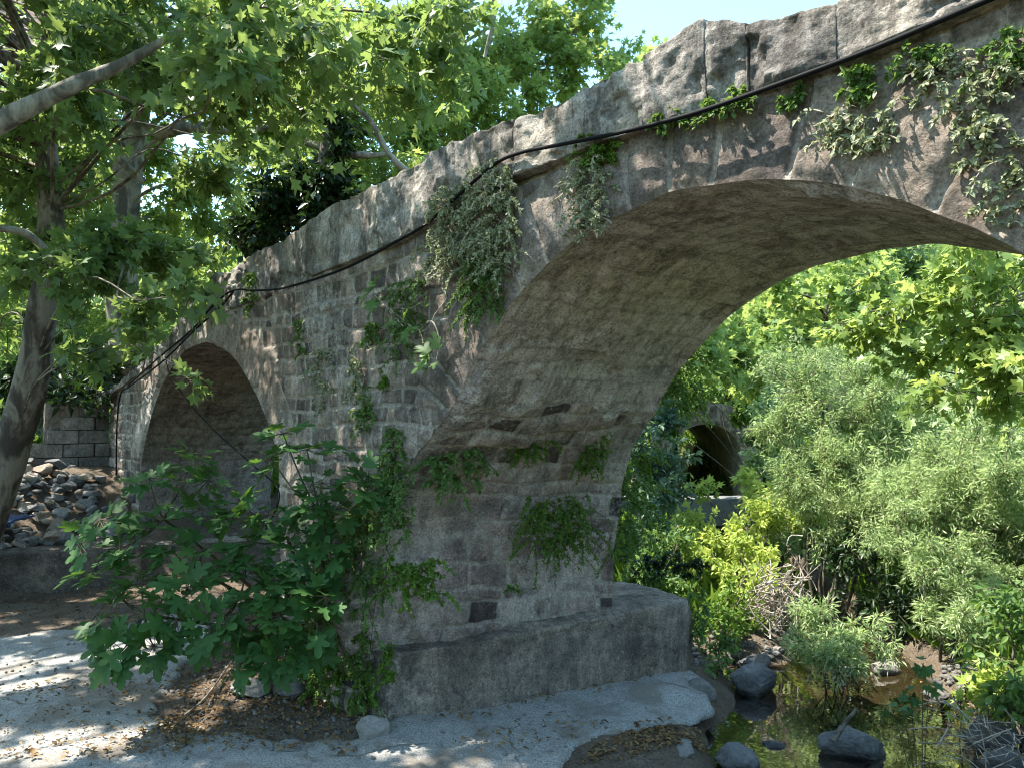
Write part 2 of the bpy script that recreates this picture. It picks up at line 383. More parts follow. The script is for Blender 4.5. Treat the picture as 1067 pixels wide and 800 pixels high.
T_OV = fan([(0, 0), (.22, .22), (.28, .5), (.17, .8), (0, 1), (-.17, .8), (-.28, .5), (-.22, .22)], .3, .25)

T_DIA = (np.array([[0, 0, 0], [.30, .45, .06], [0, 1, -.2], [-.30, .45, .06]]), np.array([[0, 1, 2], [0, 2, 3]]))
T_LAN = (np.array([[0, 0, 0], [.10, .4, .03], [0, 1, -.2], [-.10, .4, .03]]), np.array([[0, 1, 2], [0, 2, 3]]))
def unit(a): return a / (np.linalg.norm(a, axis=-1, keepdims=True) + 1e-9)
def put_leaves(geo, pos, d, nrm, size, T, mat=0, var=None):
    N = len(pos)
    if N == 0: return
    d = unit(d); x = unit(np.cross(d, nrm)); n = np.cross(x, d)
    tv, tf = T; k = len(tv); size = np.broadcast_to(size, (N,))
    sx = rng.uniform(.75, 1.12, N)[:, None, None]; sz = rng.uniform(.2, 2.2, N)[:, None, None]; sk = rng.normal(0, .15, N)[:, None, None]
    X = tv[None, :, 0, None] * sx + tv[None, :, 1, None] ** 2 * sk
    V = pos[:, None, :] + size[:, None, None] * (X * x[:, None, :] + tv[None, :, 1, None] * d[:, None, :] + tv[None, :, 2, None] * sz * n[:, None, :])
    F = (tf[None] + (np.arange(N) * k)[:, None, None]).reshape(-1, tf.shape[1])
    if var is None: var = rng.random(N)
    geo.add(V.reshape(-1, 3), F, mat, var=np.repeat(var, k))
def rdir(n, up=0.0):
    v = rng.normal(size=(n, 3)); v = unit(v); v[:, 2] += up; return unit(v)

def clump(geo, c, r, nleaf, size, T, lm=0, tm=1, root=None, split=4, **k):
    c = np.asarray(c, float); root = c - [0, 0, r * .5] if root is None else np.asarray(root)
    for i in range(split):
        o = rdir(1)[0] * r * rng.uniform(.3, .85)
        clump1(geo, c + o, r * rng.uniform(.38, .66), max(4, int(nleaf / split * rng.uniform(.6, 1.4))), size, T, lm, tm, root=root + (c + o - root) * .45, tone0=rng.normal(.5, .16), **k)
    clump1(geo, c, r * 1.12, max(4, int(nleaf * .22)), size, T, lm, tm, root=root, tone0=.6, **k)
def clump1(geo, c, r, nleaf, size, T, lm=0, tm=1, root=None, twigs=None, droop=.25, per=22, spread=.09, up=.9, twr=.006, tone0=.5):
    """leafy end of a limb: twigs fan out from `root`, leaves sit along them"""
    c = np.asarray(c, float); r = np.asarray(r, float) * np.ones(3)
    nt = twigs or max(4, int(nleaf / per)); root = c - [0, 0, r[2] * .5] if root is None else np.asarray(root)
    k = rng.random((nt, 1)) ** (1 / 2.4)
    ends = c + rdir(nt) * k * r
    hub = c + (root - c) * rng.random((nt, 1)) * .7 + rng.normal(size=(nt, 3)) * r * .12
    mids = (hub + ends) / 2 + np.array([0, 0, 1]) * np.linalg.norm(ends - hub, axis=1)[:, None] * .14
    ends[:, 2] -= droop * np.linalg.norm(ends - hub, axis=1)
    n = 5
    t = np.linspace(0, 1, n)
    for h, m_, e in zip(hub, mids, ends):
        pts = [(1 - s) ** 2 * h + 2 * s * (1 - s) * m_ + s * s * e for s in t]
        tube(geo, pts, [twr, twr * .35], 3, tm, n=n, var=.5)
    i = rng.integers(0, nt, nleaf); s = rng.random(nleaf)[:, None] ** .7
    h, m_, e = hub[i], mids[i], ends[i]
    pos = (1 - s) ** 2 * h + 2 * s * (1 - s) * m_ + s * s * e
    tan = unit(2 * (1 - s) * (m_ - h) + 2 * s * (e - m_))
    side = rdir(nleaf) + tan * .5; side[:, 2] -= .25; side = unit(side)
    pos = pos + side * spread * rng.random((nleaf, 1))
    nr = rdir(nleaf) * .95; nr[:, 2] += up
    tone = np.clip(tone0 + .2 * rng.normal(size=nt), 0, 1)[i]
    var = np.clip(tone * .6 + .4 * rng.random(nleaf), 0, 1)
    put_leaves(geo, pos, side, nr, size * (.65 + .6 * rng.random(nleaf)), T, lm, var)

# ------------------------------------------------------------------ terrain
STREAM = np.array([[6.2, -1.2], [4.6, .2], [3.1, 1.4], [2.25, 2.5], [1.25, 3.9], [-.3, 5.4], [-3, 8.4], [-5.5, 10.6], [-12, 16], [-30, 30]])
def side_of_stream(p):
    return np.where((p[:, 0] - 2.25) * .7 + (p[:, 1] - 2.5) * .7 > 0, 1.0, 0.0)
def sdist(p): return sd_polyline(p, STREAM) * (1 + 1.6 * sstep(3.0, 4.2, p[:, 1]))
def terr(p):
    d = sdist(p)
    z = np.full(len(p), -.06)
    q = P3(p[:, 0], p[:, 1])
    right = sstep(0.2, 1.6, (p[:, 0] - 2.25) * .72 + (p[:, 1] - 2.5) * .69 - .6)
    z += right * (sstep(1.2, 2.2, d) * .35 + sstep(2.2, 6, d) * .6)
    z += sstep(2.8, 6, p[:, 1]) * sstep(1.5, 4, d) * (1 - right) * .35
    back = sstep(-5.45, -5.75, p[:, 0]) * .38 + sstep(-5.7, -8.1, p[:, 0]) * .86
    z += back * sstep(-7, -4, p[:, 1])
    rr = np.hypot(p[:, 0], p[:, 1])
    z += np.clip(rr - 13, 0, 60) * .22 * sstep(2.0, 9, d)
    w = sstep(1.55, .75, d + .25 * fbm(q, 1.2, 3, 41))
    z = z * (1 - w) + w * (-.42 + .06 * fbm(q, 3, 3, 5))
    z += .025 * fbm(q, 1.5, 4, 11) + .012 * fbm(q, 8, 3, 12) + np.clip(rr - 12, 0, 20) * .03 * fbm(q, .25, 3, 13)
    return z, w, d
def tz(x, y): return float(terr(np.array([[x, y]], float))[0][0])
def axis(lo, hi, a, b, fine, grow=1.13):
    mid = list(np.arange(a, b, fine)); s = fine; x = b; R = []
    while x < hi: R.append(x); s *= grow; x += s
    R.append(hi); s = fine; x = a; L = []
    while x > lo: s *= grow; x -= s; L.append(x)
    return np.array(L[::-1] + mid + R)
ax, ay = axis(-130, 90, -9.5, 6.5, .055), axis(-70, 140, -4.5, 9, .055)
X, Y = np.meshgrid(ax, ay, indexing='ij'); pg = np.stack([X.ravel(), Y.ravel()], 1)
zg, wg, dg_ = terr(pg)
g = Geo(); rr = np.hypot(pg[:, 0], pg[:, 1])
far = np.clip(sstep(7, 12, rr) + sstep(2.4, 4, pg[:, 1]) * sstep(1.2, 2.6, dg_) * .8, 0, 1)
g.add(np.c_[pg, zg], gridf(len(ax), len(ay)), far=far, wet=wg)
o = g.build('ground', M_SOIL); o['kind'] = 'structure'
# water sheet in the channel
def fw(p): return 2.0 - sd_polyline(p, STREAM)
wp, wf, wv_ = cut_grid(fw, -14, 8, -3, 18, .25)
g = Geo(); g.add(np.c_[wp, np.full(len(wp), -.215)], wf); o = g.build('water', M_WATER); o['kind'] = 'structure'

# pavement: worn concrete apron in front of the bridge
def gp(l): return np.array([G(x, y, -.06)[:2] for x, y in l])
PA = gp([(-150, 668), (0, 664), (110, 655), (180, 640), (260, 655), (330, 690), (400, 742), (480, 722), (600, 700), (700, 690), (738, 702), (742, 735), (700, 757), (640, 768), (597, 782), (585, 830), (640, 1000), (0, 1100), (-400, 900)])
PD = gp([(150, 745), (200, 690), (300, 630), (395, 680), (408, 748), (375, 775), (290, 772), (220, 765)])
def fpave(p):
    n = fbm(P3(p[:, 0], p[:, 1]), 3.6, 6, 21, .6)
    return np.minimum(-sd_poly(p, PA) + .09 * n, sd_poly(p, PD) + .16 * n)
pp, pf, pv = cut_grid(fpave, PA[:, 0].min() - .2, 3.4, PA[:, 1].min() - .2, 2.6, .025) if False else cut_grid(fpave, -5.5, 3.0, -4.0, 2.6, .028)
pz, _, _ = terr(pp)
pz = np.maximum(pz, -.10) + .05 * sstep(-.005, .022, pv) - .03 + .010 * fbm(P3(pp[:, 0], pp[:, 1]), 2.5, 4, 31)
g = Geo(); g.add(np.c_[pp, pz], pf); o = g.build('pavement', M_PAVE); o['kind'] = 'structure'
o.modifiers.new('thick', 'SOLIDIFY').thickness = .05; o.modifiers[0].offset = -1

# ------------------------------------------------------------------ bridge curves
W = 1.75
TOP = np.array([(-8.4, .38), (-7.77, .48), (-6.4, .70), (-5.05, .95), (-3.81, 1.33), (-3.35, 1.44), (-2.93, 1.40), (-2.54, 1.45), (-1.64, 1.47), (-.75, 1.56), (.22, 1.55), (.87, 1.57), (1.4, 1.52), (1.83, 1.51), (2.31, 1.54), (2.61, 1.56), (2.81, 1.47), (3.17, 1.39), (3.6, 1.45), (4.5, 1.45), (7, 1.3)]) + [0, EYE]
CAB = np.array([(-8.4, .28), (-7.76, .41), (-6, .64), (-4.29, .92), (-3.34, 1.08), (-2.92, 1.04), (-1.63, 1.07), (.23, 1.13), (.87, 1.2), (1.4, 1.25), (2.08, 1.25), (2.65, 1.22), (3.23, 1.21), (3.61, 1.22), (4.5, 1.2), (7, 1.05)]) + [0, EYE]
def top(u): return np.interp(u, TOP[:, 0], TOP[:, 1])
def cab(u): return np.interp(u, CAB[:, 0], CAB[:, 1])
EA, EB, EU, EZ = 1.955, 2.008, 2.42, EYE - 1.082
def ell(th): return np.stack([EU + EA * np.cos(th), EZ + EB * np.sin(th)], 1)
def resample(q, n):
    q = np.asarray(q, float); s = np.r_[0, np.cumsum(np.linalg.norm(np.diff(q, axis=0), axis=1))]
    t = np.linspace(0, s[-1], n); return np.stack([np.interp(t, s, q[:, 0]), np.interp(t, s, q[:, 1])], 1)
th0 = math.pi - math.acos((EU - .84) / EA)
NL, NE, NR = 190, 330, 90
near_low = resample([(-.2, -.5), (-.19, .25), (-.12, .55), (-.03, .9), (.06, 1.2), (.17, 1.42), (.32, 1.6), (.5, 1.74), (.68, 1.87), (.84, 2.0)], NL)
far_low = resample([(.33, -.5), (.35, .5), (.40, 1.0), (.47, 1.40), (.56, 1.65), (.66, 1.80), (.74, 1.88), (.80, 1.94), (.84, 2.0)], NL)
arc = ell(np.linspace(th0, 0.02, NE))
right_low = resample([(EU + EA, EZ), (EU + EA + .03, -.5)], NR)
NEAR = np.vstack([near_low, arc[1:], right_low]); FAR = np.vstack([far_low, arc[1:], right_low])
NEAR = NEAR + .016 * np.stack([fbm(P3(NEAR[:, 0], NEAR[:, 1], 3.), 5, 4, 61), fbm(P3(NEAR[:, 0], NEAR[:, 1], 9.), 5, 4, 62)], 1)
FAR = FAR + .02 * np.stack([fbm(P3(FAR[:, 0], FAR[:, 1], 5.), 4, 4, 63), fbm(P3(FAR[:, 0], FAR[:, 1], 7.), 4, 4, 64)], 1)
th = np.linspace(math.pi - .62, .70, 200)
c2, r2 = (-4.03, EYE - 2.03), 2.81
arc2 = np.stack([c2[0] + r2 * np.cos(th), c2[1] + r2 * np.sin(th)], 1)
SM = np.vstack([resample([(-6.5, -.5), (-6.5, .8), (-6.42, 1.3), arc2[0]], 80)[:-1], arc2, resample([arc2[-1], (-1.79, 1.6), (-1.74, 1.2), (-1.66, -.5)], 80)[1:]])
SM = SM + .02 * np.stack([fbm(P3(SM[:, 0], SM[:, 1], 3.), 4, 4, 65), fbm(P3(SM[:, 0], SM[:, 1], 9.), 4, 4, 66)], 1)

# ------------------------------------------------------------------ masonry pattern
def hash1(a, b, s=0): return _h(np.asarray(a), np.asarray(b), np.zeros_like(np.asarray(a)), s)
def coursed(u, z, seed, hmin=.085, hmax=.18, wmin=.09, wmax=.30, warp=1.2):
    r = np.random.default_rng(seed)
    q = P3(u, z, seed * 1.7)
    z = z + .035 * warp * fbm(q, 1.6, 3, seed) + .018 * warp * fbm(q, 6, 2, seed + 1); u = u + .03 * warp * fbm(q, 2.2, 3, seed + 3) + .018 * warp * fbm(q, 6, 2, seed + 4)
    hb = np.r_[-1.0, -1.0 + np.cumsum(r.uniform(hmin, hmax, 90))]
    ci = np.clip(np.searchsorted(hb, z) - 1, 0, 89)
    sid = np.zeros(len(u)); d = np.minimum(z - hb[ci], hb[ci + 1] - z)
    for c in np.unique(ci):
        m = ci == c
        wb = np.r_[-10.0 + r.uniform(0, .3), -10.0 + .3 + np.cumsum(r.uniform(wmin, wmax, 190))]
        k = np.clip(np.searchsorted(wb, u[m]) - 1, 0, len(wb) - 2)
        sid[m] = hash1(np.full(m.sum(), c), k, seed)
        d[m] = np.minimum(d[m], np.minimum(u[m] - wb[k], wb[k + 1] - u[m]))
    return sid, np.clip(d, 0, 1)
def ringed(s, seed, wmin=.2, wmax=.34):
    r = np.random.default_rng(seed); b = np.r_[-8, -8 + np.cumsum(r.uniform(wmin, wmax, 80))]
    k = np.clip(np.searchsorted(b, s) - 1, 0, 79)
    return hash1(k, k * 0, seed), np.minimum(s - b[k], b[k + 1] - s)

def face_masonry(u, z):
    sid, d = coursed(u, z, 3)
    a = np.arctan2((z - EZ) / EB, (u - EU) / EA); rad = np.hypot((z - EZ) / EB, (u - EU) / EA)
    q = P3(u, z, 2.)
    dm = (rad - 1) * 1.98
    m1 = (dm < .40 + .05 * fbm(q, 2, 2, 8)) & (dm > -.3) & (z > 1.95)
    s1, d1 = ringed(a * 1.95 + .03 * fbm(q, 3, 3, 9), 5, .16, .36)
    sid = np.where(m1, s1 * .7 + .25, sid); d = np.where(m1, np.minimum(d1, np.abs(dm - .40)), d)
    ds = np.hypot(u - c2[0], z - c2[1]) - r2
    m2 = (ds < .42 + .03 * fbm(q, 2, 2, 18)) & (ds > -.3) & (z > 1.35) & (u < -1.2)
    s2, d2 = ringed(np.arctan2(z - c2[1], u - c2[0]) * r2 + .03 * fbm(q, 3, 3, 19), 6, .22, .34)
    sid = np.where(m2, s2 * .5 + .5, sid); d = np.where(m2, np.minimum(d2, np.abs(ds - .42)), d)
    return sid, np.clip(d, 0, 1), m1, m2

bridge = thing('stone_bridge', 'old grey stone arch bridge with two arches spanning the stream', 'bridge', (0, 0, 0))
def make_face(yv, sgn, res, name):
    def ff(p):
        u, z = p[:, 0], p[:, 1]
        v = np.minimum(np.minimum(u + 8.35, 6.8 - u), np.minimum(z + .4, cab(u) + .05 - z))
        if sgn < 0: crv = NEAR
        else: crv = FAR
        for q in (crv[::2], SM[::2]):
            lo, hi = q.min(0) - .3, q.max(0) + .3
            m = (u > lo[0]) & (u < hi[0]) & (z > lo[1]) & (z < hi[1])
            if m.any(): v[m] = np.minimum(v[m], sd_poly(p[m], q))
        return v
    p, F, v = cut_grid(ff, -8.4, 6.85, -.42, 3.25, res)
    u, z = p[:, 0], p[:, 1]
    sid, d, m1, m2 = face_masonry(u, z)
    q = P3(u, z, yv)
    lime = .40 + .45 * fbm(q, 1.1, 4, 71) + .15 * sstep(.5, -.3, u) * sstep(-2, -.8, u) + .18 * m2
    edge = sstep(.002, .026, d)
    plaster = .7 * sstep(.15, .5, fbm(q, 1.4, 3, 73))
    rel = (edge * .016 + (sid - .5) * .026) * (1 - .7 * plaster) + .014 * fbm(q, 3.2, 5, 74) + .010 * fbm(q, 16, 3, 75) + .05 * fbm(q, .9, 2, 76)
    # the foot of the pier bulges out
    rel += .12 * sstep(1.3, .2, z) * sstep(-1.6, -.6, u) * sstep(.4, -.1, u) + .10 * np.exp(-((u + .28) / .22) ** 2 - ((z - .62) / .2) ** 2)
    rel -= .012 * (m1 | m2) * (1 - sstep(.003, .02, d))
    rel *= sstep(-.005, .05, v)
    y = yv + sgn * rel
    g = Geo(); g.add(np.c_[u, y, z], F[:, ::-1] if sgn > 0 else F, sid=sid, edge=edge * (1 - .5 * plaster), lime=lime)
    return g.build(name, M_FACE, bridge)
make_face(0.0, -1, .0125, 'spandrel_wall')
make_face(W, 1, .05, 'spandrel_wall')

def barrel(cn, cf, nw, mats, name, main):
    cn, cf = np.asarray(cn), np.asarray(cf); ns = len(cn)
    w = np.linspace(0, 1, nw)
    Xs = cn[:, None, 0] * (1 - w) + cf[:, None, 0] * w; Zs = cn[:, None, 1] * (1 - w) + cf[:, None, 1] * w
    Ys = np.broadcast_to(w * W, Xs.shape)
    V = np.stack([Xs, Ys, Zs], 2)
    N = np.cross(np.gradient(V, axis=0), np.gradient(V, axis=1)); N = unit(N)
    if N[ns // 2, nw // 2, 2] > 0: N = -N
    q = V.reshape(-1, 3)
    s = np.r_[0, np.cumsum(np.linalg.norm(np.diff(cf, axis=0), axis=1))]
    S = np.broadcast_to(s[:, None], Xs.shape).ravel()
    sid, d = coursed(q[:, 1] + 3, S - 1, 13, .09, .19, .10, .32, 1.5)
    edge = sstep(.002, .028, d) * (1 - .55 * sstep(-.1, .25, fbm(q, 1.7, 4, 88)))
    fade = (sstep(0, .05, w)[None, :] * sstep(1, .96, w)[None, :] * np.ones((ns, 1))).ravel()
    low = sstep(2.0, 1.85, q[:, 2])
    rel = .020 * fbm(q, 3.0, 5, 81) + .010 * fbm(q * [1, 2.0, 1], 7, 4, 82) + .06 * fbm(q, 1.0, 2, 83)
    smear = 1 - .8 * sstep(-.1, .2, fbm(q, 1.7, 4, 88))
    rel += (low * .8 + .2) * smear * (edge * .014 + (sid - .5) * .024)
    flake = sstep(.12, .22, fbm(q, 2.1, 4, 84)); rel -= flake * .022 * (1 - low)
    V = (q + N.reshape(-1, 3) * (rel * fade)[:, None])
    lime = .46 + .5 * fbm(q, 1.2, 4, 85)
    F = gridf(ns, nw)
    g = Geo()
    zc = q[F].mean(1)[:, 2] + .16 * fbm(q[F].mean(1), 3, 3, 86)
    isl = zc < (1.93 if main else 1.3)
    g.add(V, [F[isl]], 0, sid=sid, edge=edge, lime=lime)
    g.F.append((F[~isl], 1))
    return g.build(name, mats, bridge)
barrel(NEAR, FAR, 130, [M_PIER, M_BARREL], 'arch_vault', 1)
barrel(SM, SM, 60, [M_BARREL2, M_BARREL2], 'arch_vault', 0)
# end wall, deck
g = Geo(); us = np.linspace(-8.35, 6.8, 200); ws = np.linspace(.22, W - .22, 14)
U_, W_ = np.meshgrid(us, ws, indexing='ij'); q = P3(U_.ravel(), W_.ravel())
g.add(np.c_[q[:, :2], cab(q[:, 0]) + .04 + .02 * fbm(q, 3, 3, 5)], gridf(200, 14), sid=.4, edge=1, lime=.3)
g.build('deck', M_FOOT, bridge)
for xe in (-8.35, 6.8):
    g = Geo(); zs = np.linspace(-.4, float(cab(xe)) + .05, 60); ys = np.linspace(0.0, W, 40)
    Y_, Z_ = np.meshgrid(ys, zs, indexing='ij'); q = np.stack([np.full(Y_.size, xe), Y_.ravel(), Z_.ravel()], 1)
    sid, d = coursed(q[:, 1], q[:, 2], 23)
    q[:, 0] += (.03 * fbm(q, 3, 4, 25) + .02 * sstep(0, .04, d)) * (1 if xe > 0 else -1)
    g.add(q, gridf(40, 60), sid=sid, edge=sstep(0, .04, d), lime=.4); g.build('end_wall', M_FACE, bridge)

def box_stone(L, H, D, seed, res=.02, amp=.02, rnd=.03):
    """one dressed but weathered slab, centred on x, standing on z=0, from y=0 to D; L,H arrays allowed by caller's warp"""
    r = np.random.default_rng(seed); nx, nz, ny = max(3, int(L / res)), max(3, int(H / res)), max(3, int(D / (res * 2)))
    Vs = []; Fs = []; n = 0
    def sheet(a, b, fn):
        nonlocal n
        A, B = np.meshgrid(np.linspace(0, 1, a), np.linspace(0, 1, b), indexing='ij')
        v = fn(A.ravel(), B.ravel()); Vs.append(v); Fs.append(gridf(a, b) + n); n += len(v)
    o = lambda x: np.zeros_like(x); l = lambda x: np.ones_like(x)
    sheet(nx, nz, lambda a, b: np.stack([a, o(a), b], 1)); sheet(nz, nx, lambda b, a: np.stack([a, l(a), b], 1))
    sheet(nx, ny, lambda a, c: np.stack([a, c, l(a)], 1)); sheet(ny, nx, lambda c, a: np.stack([a, c, o(a)], 1))
    sheet(ny, nz, lambda c, b: np.stack([l(c), c, b], 1)); sheet(nz, ny, lambda b, c: np.stack([o(c), c, b], 1))
    t = np.concatenate(Vs); F = np.concatenate(Fs)
    p = (t - [.5, 0, 0]) * [L, D, H]
    # round the edges: pull towards the inset box
    lo = np.array([-L / 2, 0, 0]) + rnd; hi = np.array([L / 2, D, H]) - rnd
    c = np.clip(p, lo, hi); e = p - c; ln = np.linalg.norm(e, axis=1, keepdims=True)
    p = np.where(ln > 1e-6, c + e / np.maximum(ln, 1e-6) * rnd, p)
    nrm = unit(p - np.clip(p, lo + .0, hi - .0) + 1e-6 * (p - [0, D / 2, H / 2]))
    return p, F, nrm
ub = [-8.35]
r_ = np.random.default_rng(99)
fixed = [-3.55, -3.18, -2.55, -.72, .55, .9, 1.43, 1.86, 2.30, 2.62, 2.80, 3.16, 3.75]
for f0 in fixed + [6.8]:
    n = max(1, round((f0 - ub[-1]) / .55)); a = ub[-1]
    for k in range(1, n + 1): ub.append(a + (f0 - a) * k / n + (r_.uniform(-.08, .08) if k < n else 0))
stone_src = []
def parapet_row(y0, D, res, src_seed):
    for k, (a, b) in enumerate(zip(ub[:-1], ub[1:])):
        L = b - a + .004; mid = (a + b) / 2; H = float(top(mid) - cab(mid))
        p, F, nr = box_stone(L, 1.0, D, 300 + k, res, rnd=.012)
        # unit height -> slope of the cable line and of the top line
        x = p[:, 0] + mid; zt = p[:, 2]
        slope = 1.0 if mid < -3.4 or k % 3 else .7
        tl = top(mid) + (top(x) - top(mid)) * slope + r_.uniform(-.014, .014); bl = cab(x) - .015
        q3 = P3(x, p[:, 1], zt)
        tl = tl + .040 * fbm(P3(x, p[:, 1] * .3, 1.), 5, 5, 400) - .014 * sstep(L / 2 - .08, L / 2, np.abs(p[:, 0] + .02 * k % .05)) * r_.uniform(.2, 1)
        z = bl + (tl - bl) * zt
        V = np.stack([x, p[:, 1] + y0, z], 1)
        tilt = r_.uniform(-.012, .01); V[:, 1] += tilt * zt + r_.uniform(-.006, .006)
        nn = nr.copy(); nn[:, 2] *= .3; nn[:, 0] *= .25
        V += nn * (.040 * fbm(V, 4.2, 5, 410) + .022 * fbm(V, 15, 4, 411) - .03 * sstep(.2, .35, fbm(V, 5, 4, 412)))[:, None]
        g = Geo(); g.add(V, F, sid=r_.uniform(.2, .95), edge=sstep(0, .06, np.minimum(np.abs(np.abs(p[:, 0]) - L / 2), .1)) * .6 + .4, lime=.32 + .3 * fbm(V, 1.5, 3, 77))
        g.build('parapet_stone', M_PARA, bridge)
parapet_row(-.05, .28, .018, 0)
parapet_row(W - .23, .28, .05, 1)

# footing: concrete ledge round the pier foot
path = resample([(-.22, .18), (-.15, .0), (.05, .02), (.22, .5), (.38, 1.2), (.54, 1.9), (.63, 2.28), (.56, 2.44), (.2, 2.5), (-.2, 2.45)], 240)
inner = resample([(-.2, .3), (-.16, .25), (-.12, .3), (-.03, .6), (.10, 1.2), (.26, 1.7), (.28, 1.75), (.2, 1.8), (.1, 1.85), (-.2, 1.85)], 240)
tt = np.linspace(0, 1, 240); zt_ = np.interp(tt, [0, .15, .7, 1], [.37, .38, .48, .48])
prof = []
for a in np.linspace(0, 1, 46): prof.append((0.0, a * .97))             # up the face
for a in np.linspace(0, math.pi / 2, 8)[1:]: prof.append((1 - math.cos(a), .97 + .03 * math.sin(a)))
prof_in = np.linspace(0.0, 1.0, 24)[1:]
V = []
for i in range(240):
    o_, n_ = path[i], inner[i]; dv = n_ - o_; L = np.linalg.norm(dv); dv = dv / L
    col = []
    for a, b in prof:
        q = o_ + dv * (a * .025); col.append((q[0], q[1], -.35 + (zt_[i] + .35) * b))
    for a in prof_in: q = o_ + dv * (.025 + (L - .025) * a); col.append((q[0], q[1], zt_[i] + .02 * a))
    V.append(col)
V = np.array(V); nv = V.shape[1]
N = unit(np.cross(np.gradient(V, axis=1), np.gradient(V, axis=0)))
if N[120, 10, 0] < 0: N = -N
q = V.reshape(-1, 3)
V = q + N.reshape(-1, 3) * (.016 * fbm(q, 2.5, 5, 91) + .012 * fbm(q, 14, 4, 92) - .012 * sstep(.15, .2, fbm(q * [1, 1, 2], 3.2, 4, 93)))[:, None]
g = Geo(); g.add(V, gridf(240, nv), sid=.5 + .5 * fbm(q, 2, 3, 94), edge=1, lime=.35 + .35 * fbm(q, 1.5, 3, 95) + .2 * sstep(.25, .0, q[:, 1]))
g.build('footing', M_FOOT, bridge)

# ------------------------------------------------------------------ rocks
def ico(sub):
    import bmesh
    bm = bmesh.new(); bmesh.ops.create_icosphere(bm, subdivisions=sub, radius=1)
    V = np.array([v.co[:] for v in bm.verts]); F = np.array([[v.index for v in f.verts] for f in bm.faces]); bm.free(); return V, F
ICO4, ICO3 = ico(5), ico(4)
def rock(name, label, cat, c, r, seed, mat, ang=.5, group=None, parent=None, rough=.25, rot=0.0, hi=False):
    V, F = ICO4 if hi else ICO3
    s = np.random.default_rng(seed)
    P_ = V.copy()
    for _ in range(9):          # cleave with planes for flat facets
        n = unit(s.normal(size=3)); dd = s.uniform(.55, .95) if ang < .62 else s.uniform(.32, .8); t = P_ @ n
        P_ = P_ - np.outer(np.maximum(t - dd, 0) * ang * 1.6 if ang < .62 else np.maximum(t - dd, 0), n)
    if ang >= .62: rough *= .3
    P_ = P_ * (1 + rough * fbm(V + seed, 1.6, 4, seed)[:, None] + (.04 if ang < .62 else .008) * fbm(V + seed, 7, 3, seed)[:, None])
    P_ = P_ * np.asarray(r, float)
    cs, sn = math.cos(rot), math.sin(rot)
    P_ = np.c_[P_[:, 0] * cs - P_[:, 1] * sn, P_[:, 0] * sn + P_[:, 1] * cs, P_[:, 2]]
    g = Geo(); g.add(P_ + (np.asarray(c) if parent is not None else 0), F, sid=s.random(), edge=1, lime=.3)
    o = g.build(name, mat, parent, smooth=ang < .62)
    if parent is None: o.location = Vector([float(q) for q in c]); tag(o, label, cat, group)
    return o
def grock(px, py, wpx, hpx, zb, label, seed, mat=M_ROCK, ang=.5, name='rock', cat='rock', sink=.35):
    """a rock whose middle shows at px,py standing on level zb"""
    c = G(px, py + hpx * .35, zb); Z = (c - CAM) @ FWD; w = wpx / FPX * Z / 2; h = hpx / FPX * Z / 2
    c[2] = zb + h * (1 - sink * 1.2)
    return rock(name, label, cat, c, (w, w * .72, h * 1.1), seed, mat, ang, rot=PHI, hi=True)
grock(786, 689, 36, 20, -.22, 'smooth grey rock at the upper edge of the pool beside the bank', 11)
grock(786, 709, 50, 32, -.22, 'rounded grey boulder half in the dark pool right of the footing', 12)
grock(888, 772, 66, 36, -.22, 'flat dark rock in mid stream with a stick lying on it', 13)
grock(769, 789, 46, 28, -.22, 'low grey rock at the bottom edge of the picture in the pool', 14)
grock(806, 775, 26, 8, -.23, 'small dark wet stone barely above the pool', 15)
grock(922, 695, 32, 16, -.22, 'sunlit white rock at the far water line', 16, M_ROCKP)
grock(880, 699, 28, 12, -.22, 'pale stone under the silvery bush at the water line', 17, M_ROCKP)
grock(977, 722, 28, 9, -.22, 'flat pale stone lying in the shallow brown water', 18, M_ROCKP)
grock(1032, 764, 54, 34, -.2, 'large grey boulder at the right edge behind dead twigs', 19)
grock(1046, 793, 50, 28, -.2, 'dark grey boulder in the bottom right corner under dead twigs', 20)
grock(776, 672, 18, 10, -.15, 'small round stone topmost in the row beside the bank', 21)
grock(303, 716, 36, 18, -.06, 'angular grey stone lying in the leaf litter under the fig', 22, M_ROCK, .6)
grock(262, 716, 46, 20, -.06, 'pale flat broken slab lying in the leaf litter left of a grey stone', 23, M_ROCKP, .6)
grock(388, 757, 36, 32, -.06, 'lumpy sunlit grey rock at the near corner of the footing', 24, M_ROCKP)
grock(432, 661, 16, 8, .42, 'small loose stone lying on the footing ledge', 25, M_BOUL)
# low rock shelf at the pavement edge
for k, (x, y, w_, h_, lab) in enumerate([(700, 720, 50, 14, 'low rock shelf between footing and pool'), (690, 785, 70, 20, 'dark rock shelf dropping from the pavement to the pool'), (640, 797, 60, 16, 'dark rock ledge at the bottom edge of the pavement'), (728, 722, 26, 22, 'rough stone at the foot of the footing end')]):
    grock(x, y, w_ * 1.35, h_ * 1.3, -.18, lab, 40 + k, M_GRAV, .6)

